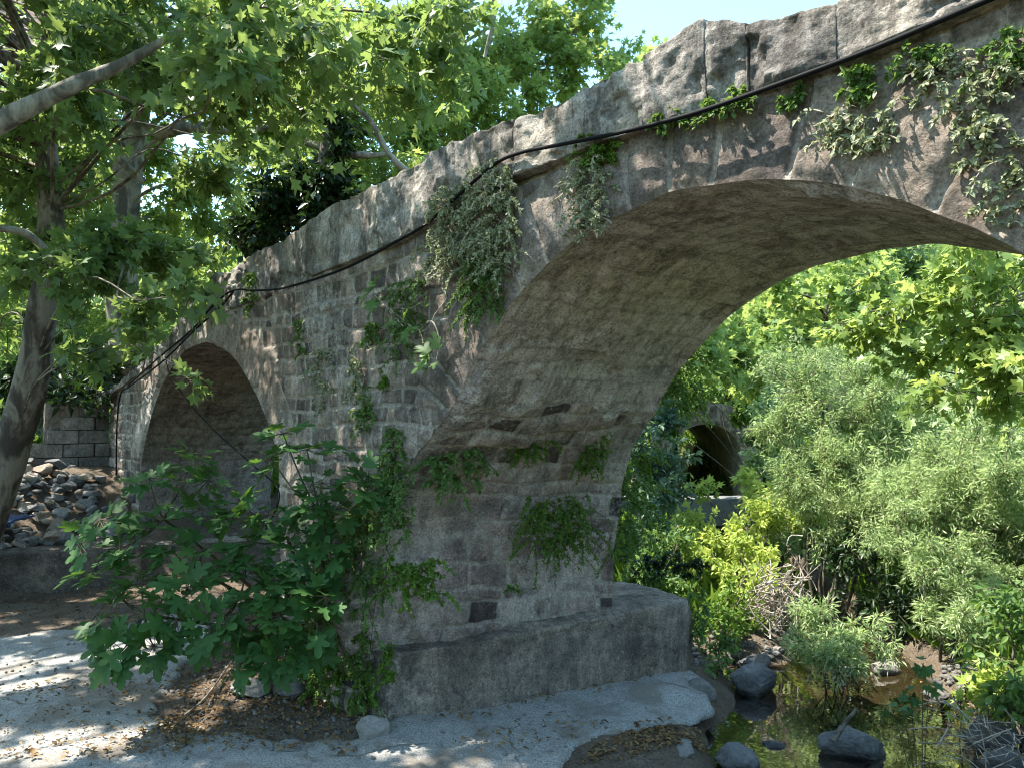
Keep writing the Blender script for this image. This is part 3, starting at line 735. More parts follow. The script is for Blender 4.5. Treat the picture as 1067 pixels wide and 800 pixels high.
# ------------------------------------------------------------------ left end: step, rubble, block wall
sg = G(62, 606, -.06); 
def brick_box(name, label, cat, c, size, rot, seed, mat, group=None, parent=None, amp=.012, res=.03, rnd=.02):
    p, F, nr = box_stone(size[0], size[2], size[1], seed, res, rnd=rnd)
    p = p + nr * (amp * fbm(p + seed, 5, 4, seed))[:, None]
    p[:, 1] -= size[1] / 2
    cs, sn = math.cos(rot), math.sin(rot)
    p = np.c_[p[:, 0] * cs - p[:, 1] * sn, p[:, 0] * sn + p[:, 1] * cs, p[:, 2]]
    g = Geo(); s = np.random.default_rng(seed).random()
    g.add(p + (np.asarray(c) if parent is not None else 0), F, sid=s, edge=1, lime=.3)
    o = g.build(name, mat, parent)
    if parent is None: o.location = Vector([float(q) for q in c]); tag(o, label, cat, group)
    return o
cstep = (G(10, 604, -.06) + G(108, 598, -.06)) / 2
brick_box('concrete_step', 'dark concrete step below the rubble heap left of the fig', 'step', (-5.75, -1.05, -.1), (1.75, .55, .50), math.pi / 2 - .12, 3, M_FOOT, amp=.04)
brick_box('concrete_step', 'low stone kerb across the foot of the small arch behind the fig', 'step', (-5.9, .55, -.1), (1.5, .4, .42), math.pi / 2, 4, M_FOOT, amp=.05)
wall = thing('block_wall', 'stepped grey concrete block wall at the left end of the bridge', 'wall', (-8.35, -.5, 1.15))
for r in range(6):
    zb = 1.12 + r * .197; y_end = [-1.18, -1.12, -.92, -.62, -.45, -.25][r]; y = -.02 - (.2 if r % 2 else 0.0)
    if r % 2: brick_box('block', None, None, (-8.42, -.11, zb), (.185, .2, .188), math.pi / 2, 520 + r, M_BLOCK, parent=wall, amp=.006, rnd=.008)
    k = 0
    while y - .12 > y_end:
        L = min(.4, y - y_end)
        brick_box('block', None, None, (-8.42 + .006 * (k % 2), y - L / 2, zb), (L - .008, .2, .188), math.pi / 2, 500 + r * 10 + k, M_BLOCK, parent=wall, amp=.006, rnd=.008); y -= L; k += 1
brick_box('mortar', None, None, (-8.45, -.45, 1.1), (.8, .13, 1.0), math.pi / 2, 590, M_FOOT, parent=wall, amp=.004, rnd=.005)
brick_box('mortar', None, None, (-8.46, -.95, 1.1), (.4, .12, .42), math.pi / 2, 591, M_FOOT, parent=wall, amp=.004, rnd=.005)
for r in range(4):
    for k in range(3):
        brick_box('block', None, None, (-9.6 + .02 * k, -1.9 + k * .42 + .2 * (r % 2), .9 + r * .2), (.4, .2, .188), math.pi / 2, 560 + r * 10 + k, M_RUBCON, parent=wall, amp=.02, rnd=.015) if k <= 3 - r else None
# rubble heap
n = 0; r_ = np.random.default_rng(4)
while n < 230:
    px, py = r_.uniform(-25, 150), r_.uniform(497, 568)
    Z = np.interp(py, [495, 568], [10.6, 8.9]) + r_.uniform(-.2, .2)
    c = P(px, py, Z)
    if c[0] > -5.9 or c[1] > -.15: 
        n += .05; continue
    s = r_.uniform(.045, .12) + (.10 * r_.random() if r_.random() < .12 else 0); c[2] = tz(c[0], c[1]) + s * .25 + r_.uniform(0, .10)
    rock('rubble_stone', 'broken grey stone in the rubble heap below the block wall', 'rubble', c, (s, s * r_.uniform(.6, 1), s * r_.uniform(.45, .8)), 700 + int(n * 5), [M_RUBCON, M_ROCK, M_RUBCON, M_BOUL][int(r_.integers(0, 4))], .7, 'rubble heap stones', rough=.08, rot=r_.uniform(0, 6))
    n += 1
bt = P(-6, 549, 8.4)
g = Geo(); pth = [(0, 0, 0), (.0, .02, .05), (.0, .1, .075), (.0, .45, .08)]
xs = np.linspace(-.35, .16, 20)
V = np.array([[x, y, z + .012 * math.sin(x * 40) * (i > 1)] for x in xs for i, (_, y, z) in enumerate(pth)])
g.add(V, gridf(20, 4)); o = g.build('plastic_panel', M_BLUEP); o.location = Vector(bt); o.rotation_euler = (0, 0, PHI)
o.modifiers.new('t', 'SOLIDIFY').thickness = .02; tag(o, 'blue plastic panel at the left picture edge beside the rubble', 'panel')

# ------------------------------------------------------------------ cable and hose
cp = [(1180, -60), (1030, 0), (900, 55), (750, 110), (690, 128), (640, 140), (580, 152), (540, 160), (515, 172), (480, 205), (450, 232), (420, 250), (360, 281), (300, 300), (270, 303), (245, 303), (225, 318), (200, 345), (165, 375), (135, 402)]
pts = [FP(x, y, -.085) for x, y in cp]; pts = np.array(pts); pts[9:, 1] -= .02
g = Geo(); tube(g, pts + .004 * np.stack([0 * pts[:, 0], fbm(pts, 9, 2, 3), fbm(pts, 7, 2, 4)], 1), .0095, 8, n=140); o = g.build('cable', M_CABLE); tag(o, 'thick black cable running along the front of the bridge below the parapet', 'cable')
g = Geo(); tube(g, [FP(243, 304, -.12), FP(228, 322, -.13), FP(205, 342, -.12), FP(170, 376, -.12), FP(136, 402, -.12), FP(126, 410, -.14), FP(122, 440, -.14), FP(121, 495, -.14)], .010, 8, n=60)
o = g.build('cable', M_CABLE); tag(o, 'second black pipe dropping down the left end of the bridge', 'cable')
g = Geo(); tube(g, [FP(172, 372, -.12), P(180, 396, 8.0), P(215, 440, 7.0), P(262, 483, 6.1), P(290, 510, 5.7), P(283, 540, 5.6), P(270, 560, 5.6)], .006, 6, n=50)
o = g.build('hose', M_CABLE); tag(o, 'thin black hose hanging across the small arch', 'hose')

# ------------------------------------------------------------------ trees
def limb(geo, a, b, r0, r1, mat=0, sag=.12, n=12, seed=0, sides=8):
    a, b = np.asarray(a, float), np.asarray(b, float); L = np.linalg.norm(b - a); s = np.random.default_rng(seed)
    m1 = a + (b - a) * .35 + s.normal(size=3) * L * .06 + [0, 0, sag * L]; m2 = a + (b - a) * .7 + s.normal(size=3) * L * .05 + [0, 0, sag * L * .7]
    return tube(geo, [a, m1, m2, b], [r0, r0 * .75 + r1 * .25, r1 * .6 + r0 * .4, r1], sides, mat, n=n, bump=.12, seed=seed)
def tree(name, label, trunk, rad, clumps, leafm, T, size, bark=M_BARK, group=None, limb_r=.04, extra=None, cat='tree', per=22, spread=.09, droop=.25, up=.9):
    trunk = np.asarray(trunk, float); base = trunk[0]
    t = thing(name, label, cat, base, group)
    g = Geo(); Q = tube(g, trunk, rad, 18, n=46, bump=.16, seed=len(label)); g.build('trunk', bark, t)
    gl = Geo(); gb = Geo()
    for i, (c, r, n) in enumerate(clumps):
        c = np.asarray(c, float); dist = np.linalg.norm(Q - c, axis=1) + .8 * np.maximum(Q[:, 2] - c[2] + .3, 0)
        j = int(np.argmin(dist)); rt = np.interp(j / 45, np.linspace(0, 1, len(rad)), rad)
        L = np.linalg.norm(c - Q[j])
        limb(gb, Q[j], c, min(rt * .7, max(limb_r * (.5 + .16 * L), .008) * min(1, .35 + r)), .006, seed=i + len(label))
        clump(gl, c, r, n, size, T, root=c + (Q[j] - c) * min(1, .6 / max(L, .1)), per=per, spread=spread, droop=droop, up=up)
    gb.build('branches', bark, t)
    for pts, rr_, nn in (extra or []):
        ge = Geo(); tube(ge, pts, rr_, 10, n=nn, bump=.12, seed=nn); ge.build('branch', M_BARKP, t)
    gl.build('crown', [leafm, M_TWIG], t)
    return t
def PC(l, n0=420): return [(P(a[0], a[1], a[2]), a[3], int(n0 * a[3] ** 2 / .49 * (a[4] if len(a) > 4 else 1))) for a in l]

# near plane tree on the left, its canopy spreading over the bridge front
inA = [(60, 40, 7, .8), (150, 15, 6, .7), (235, 30, 5, .6), (330, 20, 5.6, .7), (60, 110, 8, .6), (215, 100, 6.8, .55), (290, 85, 6.5, .7), (40, 235, 8.2, .7), (130, 250, 7.2, .6), (95, 285, 7.0, .5), (185, 270, 7.6, .6), (10, 170, 8.5, .8), (225, 180, 8, .5), (88, 360, 6.6, .28), (212, 305, 5.6, .22), (150, 318, 6.2, .35), (395, 50, 6.2, .6), (205, 392, 5.6, .10, 1.4), (0, 345, 9.5, .5), (450, 20, 6.5, .6)]
cl = PC(inA, 560)
r_ = np.random.default_rng(17)
for u in np.arange(-11.8, 1.9, 1.25):
    for v in np.arange(-9.2, 1.3, 1.25):
        c = np.array([u, v, 0]) + [r_.uniform(-.5, .5), r_.uniform(-.5, .5), 5.0 + r_.uniform(0, 3.2) + .25 * max(0, u + 2)]
        x, y, d = proj(c)
        if d > .5 and y + FPX * 1.1 / d > -10 and x > 470 - FPX * .9 / d: continue
        if v > .2 and u > -4: continue
        dense = v < -2.3 or u < -7.5
        if r_.random() < (.97 if dense else .42): cl.append((c, .85 if dense else .8, 820 if dense else 330))
cl += [(np.array([-4.3, -3.7, 6.5]), .8, 620), (np.array([-3.7, -3.1, 7.1]), .7, 520), (np.array([-4.6, -4.3, 7.2]), .7, 480)]
T0 = P(-15, 505, 8.2); T0[2] = .35
trA = [T0 + [-.1, -.2, -.2], P(12, 465, 8.2), P(32, 400, 8.15), P(46, 320, 8.1), P(54, 250, 8.1), P(48, 130, 8.2), P(60, 0, 8.1), P(100, -150, 7.8), P(150, -300, 7.4)]
extraA = [([P(-60, 165, 5.0), P(0, 128, 5.0), P(70, 92, 5.1), P(130, 66, 5.3), P(190, 30, 5.4)], [.075, .068, .055, .04, .02], 30),  # limb in sunlight; that light is put into its pale bark colour
    ([P(52, 252, 8.1), P(75, 262, 7.9), P(60, 272, 7.6), P(30, 245, 7.4), P(0, 238, 7.2), P(-40, 235, 7)], [.06, .05, .04, .035, .03], 24)]
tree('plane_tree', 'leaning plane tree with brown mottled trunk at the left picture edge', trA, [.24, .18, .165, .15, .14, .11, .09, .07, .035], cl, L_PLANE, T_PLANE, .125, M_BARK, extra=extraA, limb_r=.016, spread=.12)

cl = []
for u in np.arange(-2.6, 5.2, 1.05):
    for v in np.arange(-4.6, -.2, 1.05):
        c = np.array([u, v, 0]) + [r_.uniform(-.45, .45), r_.uniform(-.45, .45), 5.6 + r_.uniform(0, 2.2)]
        x, y, d = proj(c)
        if d > .5 and y + FPX * 1.0 / d > -10: continue
        if r_.random() < .62: cl.append((c, .7, 170))
tree('plane_tree', 'plane tree behind the viewer whose canopy dapples the bridge front with shade', [(-.6, -6.6, -.2), (-.4, -6.5, 2), (.1, -6.1, 4.5), (.8, -5.0, 7), (1.2, -4.2, 9)], [.32, .26, .2, .13, .05], cl, L_PLANE, T_PLANE_LO, .17, M_BARK, limb_r=.02)

# pale-trunked plane tree behind the left end
inB = [(40, 60, 12, 1.2), (110, 50, 14, 1.2), (200, 60, 12.5, 1.2), (270, 130, 11.5, 1.0), (170, 150, 14, 1.1), (90, 170, 13, 1.1), (230, 190, 12, .9), (330, 110, 11.5, 1.0), (120, -40, 12, 1.3), (250, 20, 12, 1.2), (20, 110, 13, 1.2), (190, 230, 13, .8), (340, 40, 11.5, 1.1)]
extraB = [([P(165, 140, 12), P(200, 133, 11.4), P(250, 136, 10.9), P(285, 132, 10.7)], [.10, .09, .075, .04], 24),
    ([P(318, 148, 9.6), P(345, 157, 9.5), P(380, 162, 9.4), P(410, 160, 9.5)], [.05, .05, .045, .02], 20),
    ([P(150, 190, 12), P(105, 150, 11.5), P(80, 130, 11.2), P(85, 100, 11)], [.06, .05, .04, .025], 20)]
tB = P(140, 420, 12.2); tB[2] = tz(tB[0], tB[1]) - .2
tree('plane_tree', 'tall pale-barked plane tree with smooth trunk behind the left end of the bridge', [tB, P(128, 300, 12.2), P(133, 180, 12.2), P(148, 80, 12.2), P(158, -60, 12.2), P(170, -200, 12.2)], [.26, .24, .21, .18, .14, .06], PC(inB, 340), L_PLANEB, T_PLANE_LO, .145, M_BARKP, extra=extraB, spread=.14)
# second pale trunk
tD = P(40, 420, 13); tD[2] = tz(tD[0], tD[1]) - .2
tree('plane_tree', 'thin pale-barked plane tree rising beside the leaning trunk at the far left', [tD, P(45, 250, 13), P(38, 130, 13), P(30, 40, 13), P(25, -80, 13)], [.2, .18, .16, .14, .06], PC([(20, 50, 13.5, 1.2), (60, -30, 13, 1.2), (-20, 120, 13, 1.2), (70, 220, 13.5, .9), (20, 290, 14, 1.0), (-20, 230, 14, 1.1)], 260), L_PLANEB, T_PLANE_LO, .145, M_BARKP, spread=.14)
# big bright plane behind the middle of the bridge
inC = [(400, 30, 10.5, 1.1), (470, 55, 10.5, 1.0), (540, 25, 11, 1.0), (600, 35, 11, .8), (635, 62, 11.2, .55), (430, 115, 10, .9), (505, 105, 10.5, .8), (565, 78, 11, .7), (380, 135, 9.6, .8), (455, 160, 10, .55), (360, 80, 10, .9), (655, 62, 11.5, .4), (330, 200, 10, .7), (390, 190, 9.6, .5), (500, -60, 11, 1.2), (410, -60, 10.5, 1.2), (590, -40, 11.5, .9), (300, 20, 10.5, 1.0), (612, 5, 11.5, .7), (420, 175, 9.6, .4), (520, 130, 10.4, .4), (545, 105, 11, .5), (600, 75, 11.2, .5), (575, 50, 11.4, .7), (480, 135, 10.2, .5), (440, 70, 11, .9)]
extraC = [([P(470, 215, 9.4), P(425, 180, 9.0), P(405, 160, 8.9), P(385, 125, 8.8), P(352, 98, 8.6)], [.05, .045, .035, .03, .012], 24),
    ([P(505, 60, 9), P(515, 10, 8.8), P(500, -40, 8.7)], [.02, .03, .04], 12)]
tC = P(500, 420, 11); tC[2] = tz(tC[0], tC[1]) - .2
tree('plane_tree', 'bright sunlit plane tree crown rising behind the middle of the bridge', [tC, P(495, 250, 11), P(480, 100, 11), P(470, -50, 11)], [.25, .22, .16, .06], PC(inC, 520), L_PLANEB, T_PLANE_LO, .115, M_BARKP, extra=extraC, spread=.12)
tE = P(700, 420, 19); tE[2] = tz(tE[0], tE[1]) - .2
tree('tree', 'small far tree top showing over the parapet against the blue sky', [tE, P(690, 250, 19), P(683, 60, 19)], [.2, .15, .05], PC([(682, 60, 19, .55), (668, 90, 19, .8), (700, 100, 19, .9)], 300), L_PLANEB, T_PLANE_LO, .2, M_BARKP, spread=.14)
# ivy-dark trees just behind the parapet
tI = P(330, 420, 9.4); tI[2] = tz(tI[0], tI[1]) - .2
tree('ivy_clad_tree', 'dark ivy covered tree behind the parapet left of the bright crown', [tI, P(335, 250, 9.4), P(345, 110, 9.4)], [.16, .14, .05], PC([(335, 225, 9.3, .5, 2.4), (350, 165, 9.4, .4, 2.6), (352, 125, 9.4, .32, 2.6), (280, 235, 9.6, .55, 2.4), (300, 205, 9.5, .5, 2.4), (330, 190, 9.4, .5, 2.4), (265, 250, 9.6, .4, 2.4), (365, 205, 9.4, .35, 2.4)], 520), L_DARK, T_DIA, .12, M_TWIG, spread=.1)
# bushes and trees filling the far bank on the left
bg = [('leafy_tree', 'yellow green leafy tree in the background left of the pale trunk', [(30, 330, 15, 1.3), (90, 300, 15.5, 1.2), (-30, 280, 15, 1.4), (60, 250, 16, 1.3)], 60, 15.5, L_PLANEB),
      ('leafy_tree', 'bright leafy tree in the background above the small arch', [(150, 290, 15, 1.2), (200, 260, 15.5, 1.1), (130, 240, 16, 1.2), (180, 330, 14.5, .7)], 150, 15.5, L_PLANEB),
      ('leafy_tree', 'pale green leafy tree in the background behind the parapet dip', [(250, 240, 15, 1.2), (300, 190, 16, 1.4), (270, 150, 17, 1.5), (350, 180, 16, 1.3)], 260, 16, L_PLANEB),
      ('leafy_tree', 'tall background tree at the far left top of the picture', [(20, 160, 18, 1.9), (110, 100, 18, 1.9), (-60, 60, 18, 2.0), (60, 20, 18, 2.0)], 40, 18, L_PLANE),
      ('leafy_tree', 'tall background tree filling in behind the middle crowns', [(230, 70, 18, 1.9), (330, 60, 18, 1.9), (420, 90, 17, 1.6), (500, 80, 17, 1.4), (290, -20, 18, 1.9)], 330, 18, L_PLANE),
      ('bush', 'low dark green bush behind the block wall', [(80, 395, 11.5, .5), (30, 385, 12, .7), (110, 380, 11.8, .4), (60, 420, 11.3, .4), (100, 410, 11.3, .3), (20, 430, 11.3, .4)], 70, 11.6, L_DARK),
      ('bush', 'bright green bush at the left edge below the trunk fork', [(10, 400, 12, .6), (-20, 430, 11, .6), (60, 350, 13, .7)], 0, 12, L_CREEP),
      ('bush', 'bright green bush behind the leaning left end parapet', [(150, 360, 11.8, .45), (120, 340, 12.4, .6), (175, 345, 11.8, .35)], 150, 12, L_PLANEB)]
for nm, lab, cls, px, Z, lm in bg:
    b = P(px, 430, Z); b[2] = tz(b[0], b[1]) - .1; tp = P(px, cls[0][1], Z)
    tree(nm, lab, [b, (b + tp) / 2 + [.1, .1, 0], tp], [.14, .11, .04], PC(cls, 320), lm, T_DIA, .14, M_BARKP, spread=.16, cat='tree' if 'tree' in nm else 'bush')

# ------------------------------------------------------------------ fig shrub in front
figc = [(300, 447, 5.0), (283, 475, 5.1), (318, 470, 5.0), (340, 505, 4.9), (375, 497, 4.8), (330, 530, 4.9), (187, 492, 5.1), (218, 500, 5.2), (150, 508, 5.0), (110, 538, 4.9), (130, 570, 4.9), (92, 588, 4.8), (200, 535, 5.1), (250, 515, 5.3), (255, 560, 5.0), (228, 600, 4.9), (195, 612, 4.8), (285, 600, 4.8), (300, 638, 4.7), (275, 660, 4.7), (236, 640, 4.7), (182, 648, 4.7), (108, 655, 4.6), (128, 682, 4.6), (98, 640, 4.7), (168, 672, 4.6), (320, 610, 4.8), (345, 558, 4.9), (300, 570, 5.0), (240, 545, 5.1), (160, 540, 5.0), (140, 600, 4.9), (215, 575, 5.0), (265, 622, 4.8), (350, 528, 4.9), (388, 520, 4.75), (120, 620, 4.8), (300, 675, 4.7), (250, 690, 4.7), (215, 655, 4.7), (330, 650, 4.7), (175, 570, 5.0), (275, 535, 5.1), (335, 585, 4.9), (85, 560, 4.9), (205, 480, 5.3), (165, 618, 4.8), (300, 610, 4.9), (250, 650, 4.8), (285, 690, 4.7), (318, 690, 4.7), (340, 620, 4.75), (260, 590, 5.0), (310, 545, 5.0)]
fb = G(335, 690, -.06) + [-.25, .12, 0]
fig = thing('fig_shrub', 'large leaved dark green fig shrub growing against the bridge pier', 'shrub', fb)
gs, gl = Geo(), Geo()
r_ = np.random.default_rng(33)
hubs = [P(300, 560, 5.1), P(200, 590, 5.0), P(290, 640, 4.85), P(170, 540, 5.15), P(250, 620, 5.0), P(335, 540, 5.0), P(150, 640, 4.8)]
for h in hubs: tube(gs, [fb + r_.normal(size=3) * [.06, .06, 0], (fb + h) / 2 + [0, 0, .04], h], [.022, .016, .009], 6, n=12, bump=.1, var=.5)
for k, (x, y, Z) in enumerate(figc):
    c = P(x, y, Z) + r_.normal(size=3) * .03
    h = min(hubs, key=lambda q: np.linalg.norm(q - c))
    tube(gs, [h, (h + c) / 2 + [0, 0, -.03], c], [.009, .006, .004], 5, n=8, var=.5)
    ax_ = unit(c - h + [0, 0, .25]); m = int(r_.integers(10, 16))
    ang = np.arange(m) * 2.4 + r_.uniform(0, 6); e1 = unit(np.cross(ax_, [.3, .2, .9])); e2 = np.cross(ax_, e1)
    d = e1 * np.cos(ang)[:, None] + e2 * np.sin(ang)[:, None]; d = unit(d + ax_ * r_.uniform(.1, .9, (m, 1)) + [0, 0, -.15] + (CAM - c) / 30)
    st = c + d * r_.uniform(.04, .10, (m, 1)) - ax_ * r_.uniform(0, .09, (m, 1))
    for q in st: tube(gs, [c, q], [.003, .002], 3, n=2, var=.5)
    nn = ax_ * .8 + [0, 0, .8] + r_.normal(size=(m, 3)) * .35 + unit(CAM - c) * .35
    put_leaves(gl, st, d, nn, r_.uniform(.08, .165, m), T_FIG, 0, np.clip(r_.normal(.5, .22, m), 0, 1))
gs.build('stems', M_STEM, fig); gl.build('foliage', L_FIG, fig)

# ------------------------------------------------------------------ plants on the masonry
def sprig_plant(name, label, root, size, nst, nleaf, lsize, lm, nrm, T=T_OV, droop=.6, up=.3, group=None, wid=None, stem=M_STEM, cat='plant', var0=.5):
    """tufted plant rooted in a crack: stems arch out of the wall and hang"""
    root = np.asarray(root, float); t = thing(name, label, cat, root, group); nrm = unit(np.asarray(nrm, float))
    gs, gl = Geo(), Geo(); size = np.asarray(size, float) * np.ones(2)      # (across, down)
    side = unit(np.cross(nrm, [0, 0, 1.0]))
    for k in range(nst):
        a = rng.normal(0, .5); st = root + side * rng.uniform(-.55, .55) * size[0] + np.array([0, 0, 1]) * rng.uniform(-.6, .6) * size[1] - nrm * .02
        L = rng.uniform(.35, 1.0) * max(size.mean() * 1.15, .05)
        d0 = nrm * rng.uniform(.3, .75) + side * a + np.array([0, 0, up + rng.normal(0, .3)])
        d0 = unit(d0); e = st + d0 * L * .55 + np.array([0, 0, -droop * L * .6]) + side * a * L * .3
        m_ = st + d0 * L * .45
        tt = np.linspace(0, 1, 5)[:, None]; pts = (1 - tt) ** 2 * st + 2 * tt * (1 - tt) * m_ + tt ** 2 * e
        tube(gs, pts, [.0035, .0015], 3, n=5)
        n = max(2, int(1.7 * nleaf / nst * rng.uniform(.6, 1.4)))
        s = rng.random((n, 1)) ** .8; pos = (1 - s) ** 2 * st + 2 * s * (1 - s) * m_ + s ** 2 * e
        tan = unit(2 * (1 - s) * (m_ - st) + 2 * s * (e - m_))
        d = unit(rdir(n) + tan * .8 + nrm * .2); nn = rdir(n) * .7 + nrm * .6 + [0, 0, .6]
        put_leaves(gl, pos, d, nn, lsize * rng.uniform(.6, 1.25, n), T, 0, np.clip(rng.normal(var0, .25, n) + rng.normal(0, .1), 0, 1))
    gs.build('stems', stem, t); gl.build('foliage', lm, t)
    return t
FN = (0, -1, 0); PN = (1, -.3, 0)
def face_plant(px, py, w, h, nst, nleaf, ls, lm, label, **k):
    r = FP(px, py, -.03); Z = (r - CAM) @ FWD; sc = Z / FPX
    return sprig_plant('wall_plant', label, r, (w * sc, h * sc), nst, nleaf, ls, lm, FN, **k)
def pier_plant(px, py, Z, w, h, nst, nleaf, ls, lm, label, nrm=PN, **k):
    r = P(px, py, Z); sc = Z / FPX
    return sprig_plant('wall_plant', label, r, (w * sc, h * sc), nst, nleaf, ls, lm, nrm, **k)
face_plant(478, 245, 62, 70, 150, 4200, .019, L_GREY, 'big grey green tuft hanging from the spandrel under the cable', droop=.62, up=.55, stem=M_DRY)
face_plant(520, 235, 48, 90, 170, 4600, .018, L_GREY, 'pale dry tuft hanging on the spandrel right of the largest grey one', droop=.62, up=.55, var0=.7, stem=M_DRY)
face_plant(505, 300, 50, 50, 70, 2000, .019, L_CREEP, 'green lower fringe of plants where the arch begins', droop=.8)
face_plant(618, 160, 34, 30, 44, 1200, .018, L_MOSS, 'bright green tuft under the cable above the arch crown left side', droop=.5)
face_plant(618, 210, 42, 62, 70, 1800, .016, L_GREY, 'pale straggly plant hanging over the arch edge below a bright tuft', droop=.62, up=.55, var0=.7, stem=M_DRY)
face_plant(697, 124, 40, 12, 24, 300, .026, L_CREEP, 'small green creeper on the cable left of the arch crown', droop=.4)
face_plant(758, 108, 50, 16, 26, 340, .024, L_CREEP, 'small green creeper under the cable at the arch crown')
face_plant(822, 103, 20, 18, 14, 160, .024, L_CREEP, 'tiny green tuft just below the cable right of the crown')
face_plant(895, 90, 30, 36, 18, 240, .026, L_CREEP, 'leafy green plant below the cable with grey roots hanging', droop=.4)
face_plant(880, 130, 50, 44, 26, 220, .022, L_GREY, 'bundle of dry grey stems hanging on the arch ring', droop=.62, up=.55, stem=M_DRY)
face_plant(905, 145, 50, 34, 26, 240, .022, L_GREY, 'dry twiggy plant right of the hanging grey stems', droop=.62, up=.55, stem=M_DRY)
face_plant(985, 80, 70, 46, 22, 420, .018, L_GREY, 'spreading grey green plant below the cable at the upper right', droop=.62, up=.55, stem=M_DRY)
face_plant(960, 62, 46, 30, 18, 200, .022, L_CREEP, 'small green plant right under the cable at the upper right', droop=.6)
face_plant(1030, 130, 46, 90, 36, 700, .02, L_GREY, 'tall silvery plant hanging at the right picture edge', droop=.62, up=.55, stem=M_DRY)
face_plant(1045, 205, 36, 60, 18, 280, .018, L_GREY, 'lower silvery plant trailing over the arch edge at the right', droop=.62, up=.55, stem=M_DRY)
face_plant(1060, 60, 40, 60, 24, 320, .02, L_CREEP, 'green plant in the upper right corner of the spandrel', droop=.8)
face_plant(265, 303, 26, 26, 26, 420, .032, L_CREEP, 'green tuft below the parapet dip at the left', droop=.5)
face_plant(313, 350, 10, 30, 16, 220, .026, L_CREEP, 'narrow green plant growing in a joint left of centre', droop=.7)
face_plant(338, 395, 26, 50, 30, 420, .024, L_GREY, 'faint grey green plant on the spandrel above the fig', droop=.8, stem=M_DRY)
face_plant(388, 345, 26, 20, 18, 240, .026, L_CREEP, 'small green plant on the coursed stones beside a fig seedling', droop=.6)
face_plant(425, 330, 60, 70, 50, 900, .024, L_CREEP, 'thin climbing green plant left of the grey tufts', droop=.8)
face_plant(380, 425, 24, 40, 24, 380, .024, L_CREEP, 'bushy green plant in the wall above the pier corner', droop=.7)
face_plant(398, 398, 12, 10, 10, 110, .024, L_MOSS, 'tiny bright tuft in a mortar joint', droop=.5)
face_plant(410, 465, 40, 30, 26, 420, .026, L_CREEP, 'green plant at the pier corner below the lit stone', droop=.7)
face_plant(372, 380, 14, 40, 22, 300, .026, L_GREY, 'thin pale plant hanging left of a bushy green one', droop=.9, stem=M_DRY)
face_plant(415, 520, 50, 60, 70, 1500, .024, L_CREEP, 'green plant halfway up the pier corner', droop=.7)
face_plant(385, 575, 70, 80, 110, 3200, .024, L_CREEP, 'dense green creeper on the pier right of the fig', droop=.6)
face_plant(360, 640, 80, 80, 130, 3800, .026, L_CREEP, 'thick green creeper low on the pier behind the fig', droop=.5)
face_plant(345, 690, 80, 60, 130, 3400, .028, L_MOSS, 'bright green creeper at the foot of the pier', droop=.4)
face_plant(378, 695, 40, 60, 70, 1800, .026, L_MOSS, 'bright green weeds beside the end of the footing', droop=.4)
pier_plant(430, 603, 4.85, 50, 34, 50, 900, .028, L_MOSS, 'bright green plant over the tan boulder at the pier corner', nrm=(.6, -.8, 0), droop=.6)
pier_plant(472, 482, 4.85, 46, 40, 46, 800, .030, L_CREEP, 'green plant on the pier below the springing line', droop=.8)
pier_plant(552, 455, 5.15, 30, 34, 44, 900, .022, L_MOSS, 'small mossy tuft under the vault on the pier', droop=.9)
pier_plant(616, 468, 5.45, 28, 38, 44, 900, .022, L_MOSS, 'narrow mossy tuft on the pier near its far edge', droop=.9)
pier_plant(580, 548, 5.25, 58, 46, 110, 2600, .022, L_MOSS, 'largest dark green mossy tuft in the middle of the pier', droop=.9, var0=.25)
pier_plant(535, 612, 5.1, 8, 10, 8, 60, .022, L_CREEP, 'tiny weed low on the pier above the footing', droop=.6)
pier_plant(652, 530, 5.95, 26, 70, 60, 1300, .026, L_CREEP, 'green plants hanging down the far edge of the pier', droop=.9)
pier_plant(668, 500, 6.3, 26, 60, 50, 900, .028, L_MOSS, 'green weeds behind the far edge of the pier', droop=.7)
pier_plant(697, 372, 5.9, 26, 56, 60, 1400, .024, L_MOSS, 'dark mossy growth hanging from the far edge of the vault', nrm=(.8, .2, -.5), droop=1.0, var0=.3)
pier_plant(712, 395, 6.2, 34, 56, 60, 1300, .028, L_MOSS, 'bright hanging growth beyond the far edge of the vault', droop=1.0)
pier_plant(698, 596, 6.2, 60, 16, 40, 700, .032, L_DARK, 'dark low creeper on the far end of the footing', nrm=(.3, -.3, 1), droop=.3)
pier_plant(728, 640, 6.1, 12, 40, 24, 320, .03, L_CREEP, 'creeper hanging down the far end of the footing', droop=.9)
pier_plant(405, 690, 4.95, 14, 30, 20, 260, .026, L_MOSS, 'small bright weed at the near end of the footing', nrm=(0, -1, 0), droop=.6)
# fig seedling on the wall
r0 = FP(432, 345, -.02); sd = thing('fig_seedling', 'small fig seedling with a bare pale stem on the spandrel', 'plant', r0)
gs, gl = Geo(), Geo()
for pts, tip in (([(460, 300), (466, 310), (455, 325), (437, 345)], (388, 306)), ([(437, 345), (450, 335), (458, 355)], (455, 375)), ([(440, 315), (425, 322), (405, 322)], (420, 340))):
    q = [FP(x, y, -.09) for x, y in pts]; e = FP(*tip, -.14); tube(gs, q + [e], [.006, .004], 5, n=16)
    m = 9; d = unit(rdir(m) * [1, .5, .8] + [0, -.3, 0]); put_leaves(gl, e + d * .05, d, rdir(m) * .4 + [0, -.7, .7], rng.uniform(.06, .12, m), T_FIG, 0)
gs.build('stems', M_DRY, sd); gl.build('foliage', L_CREEP, sd)

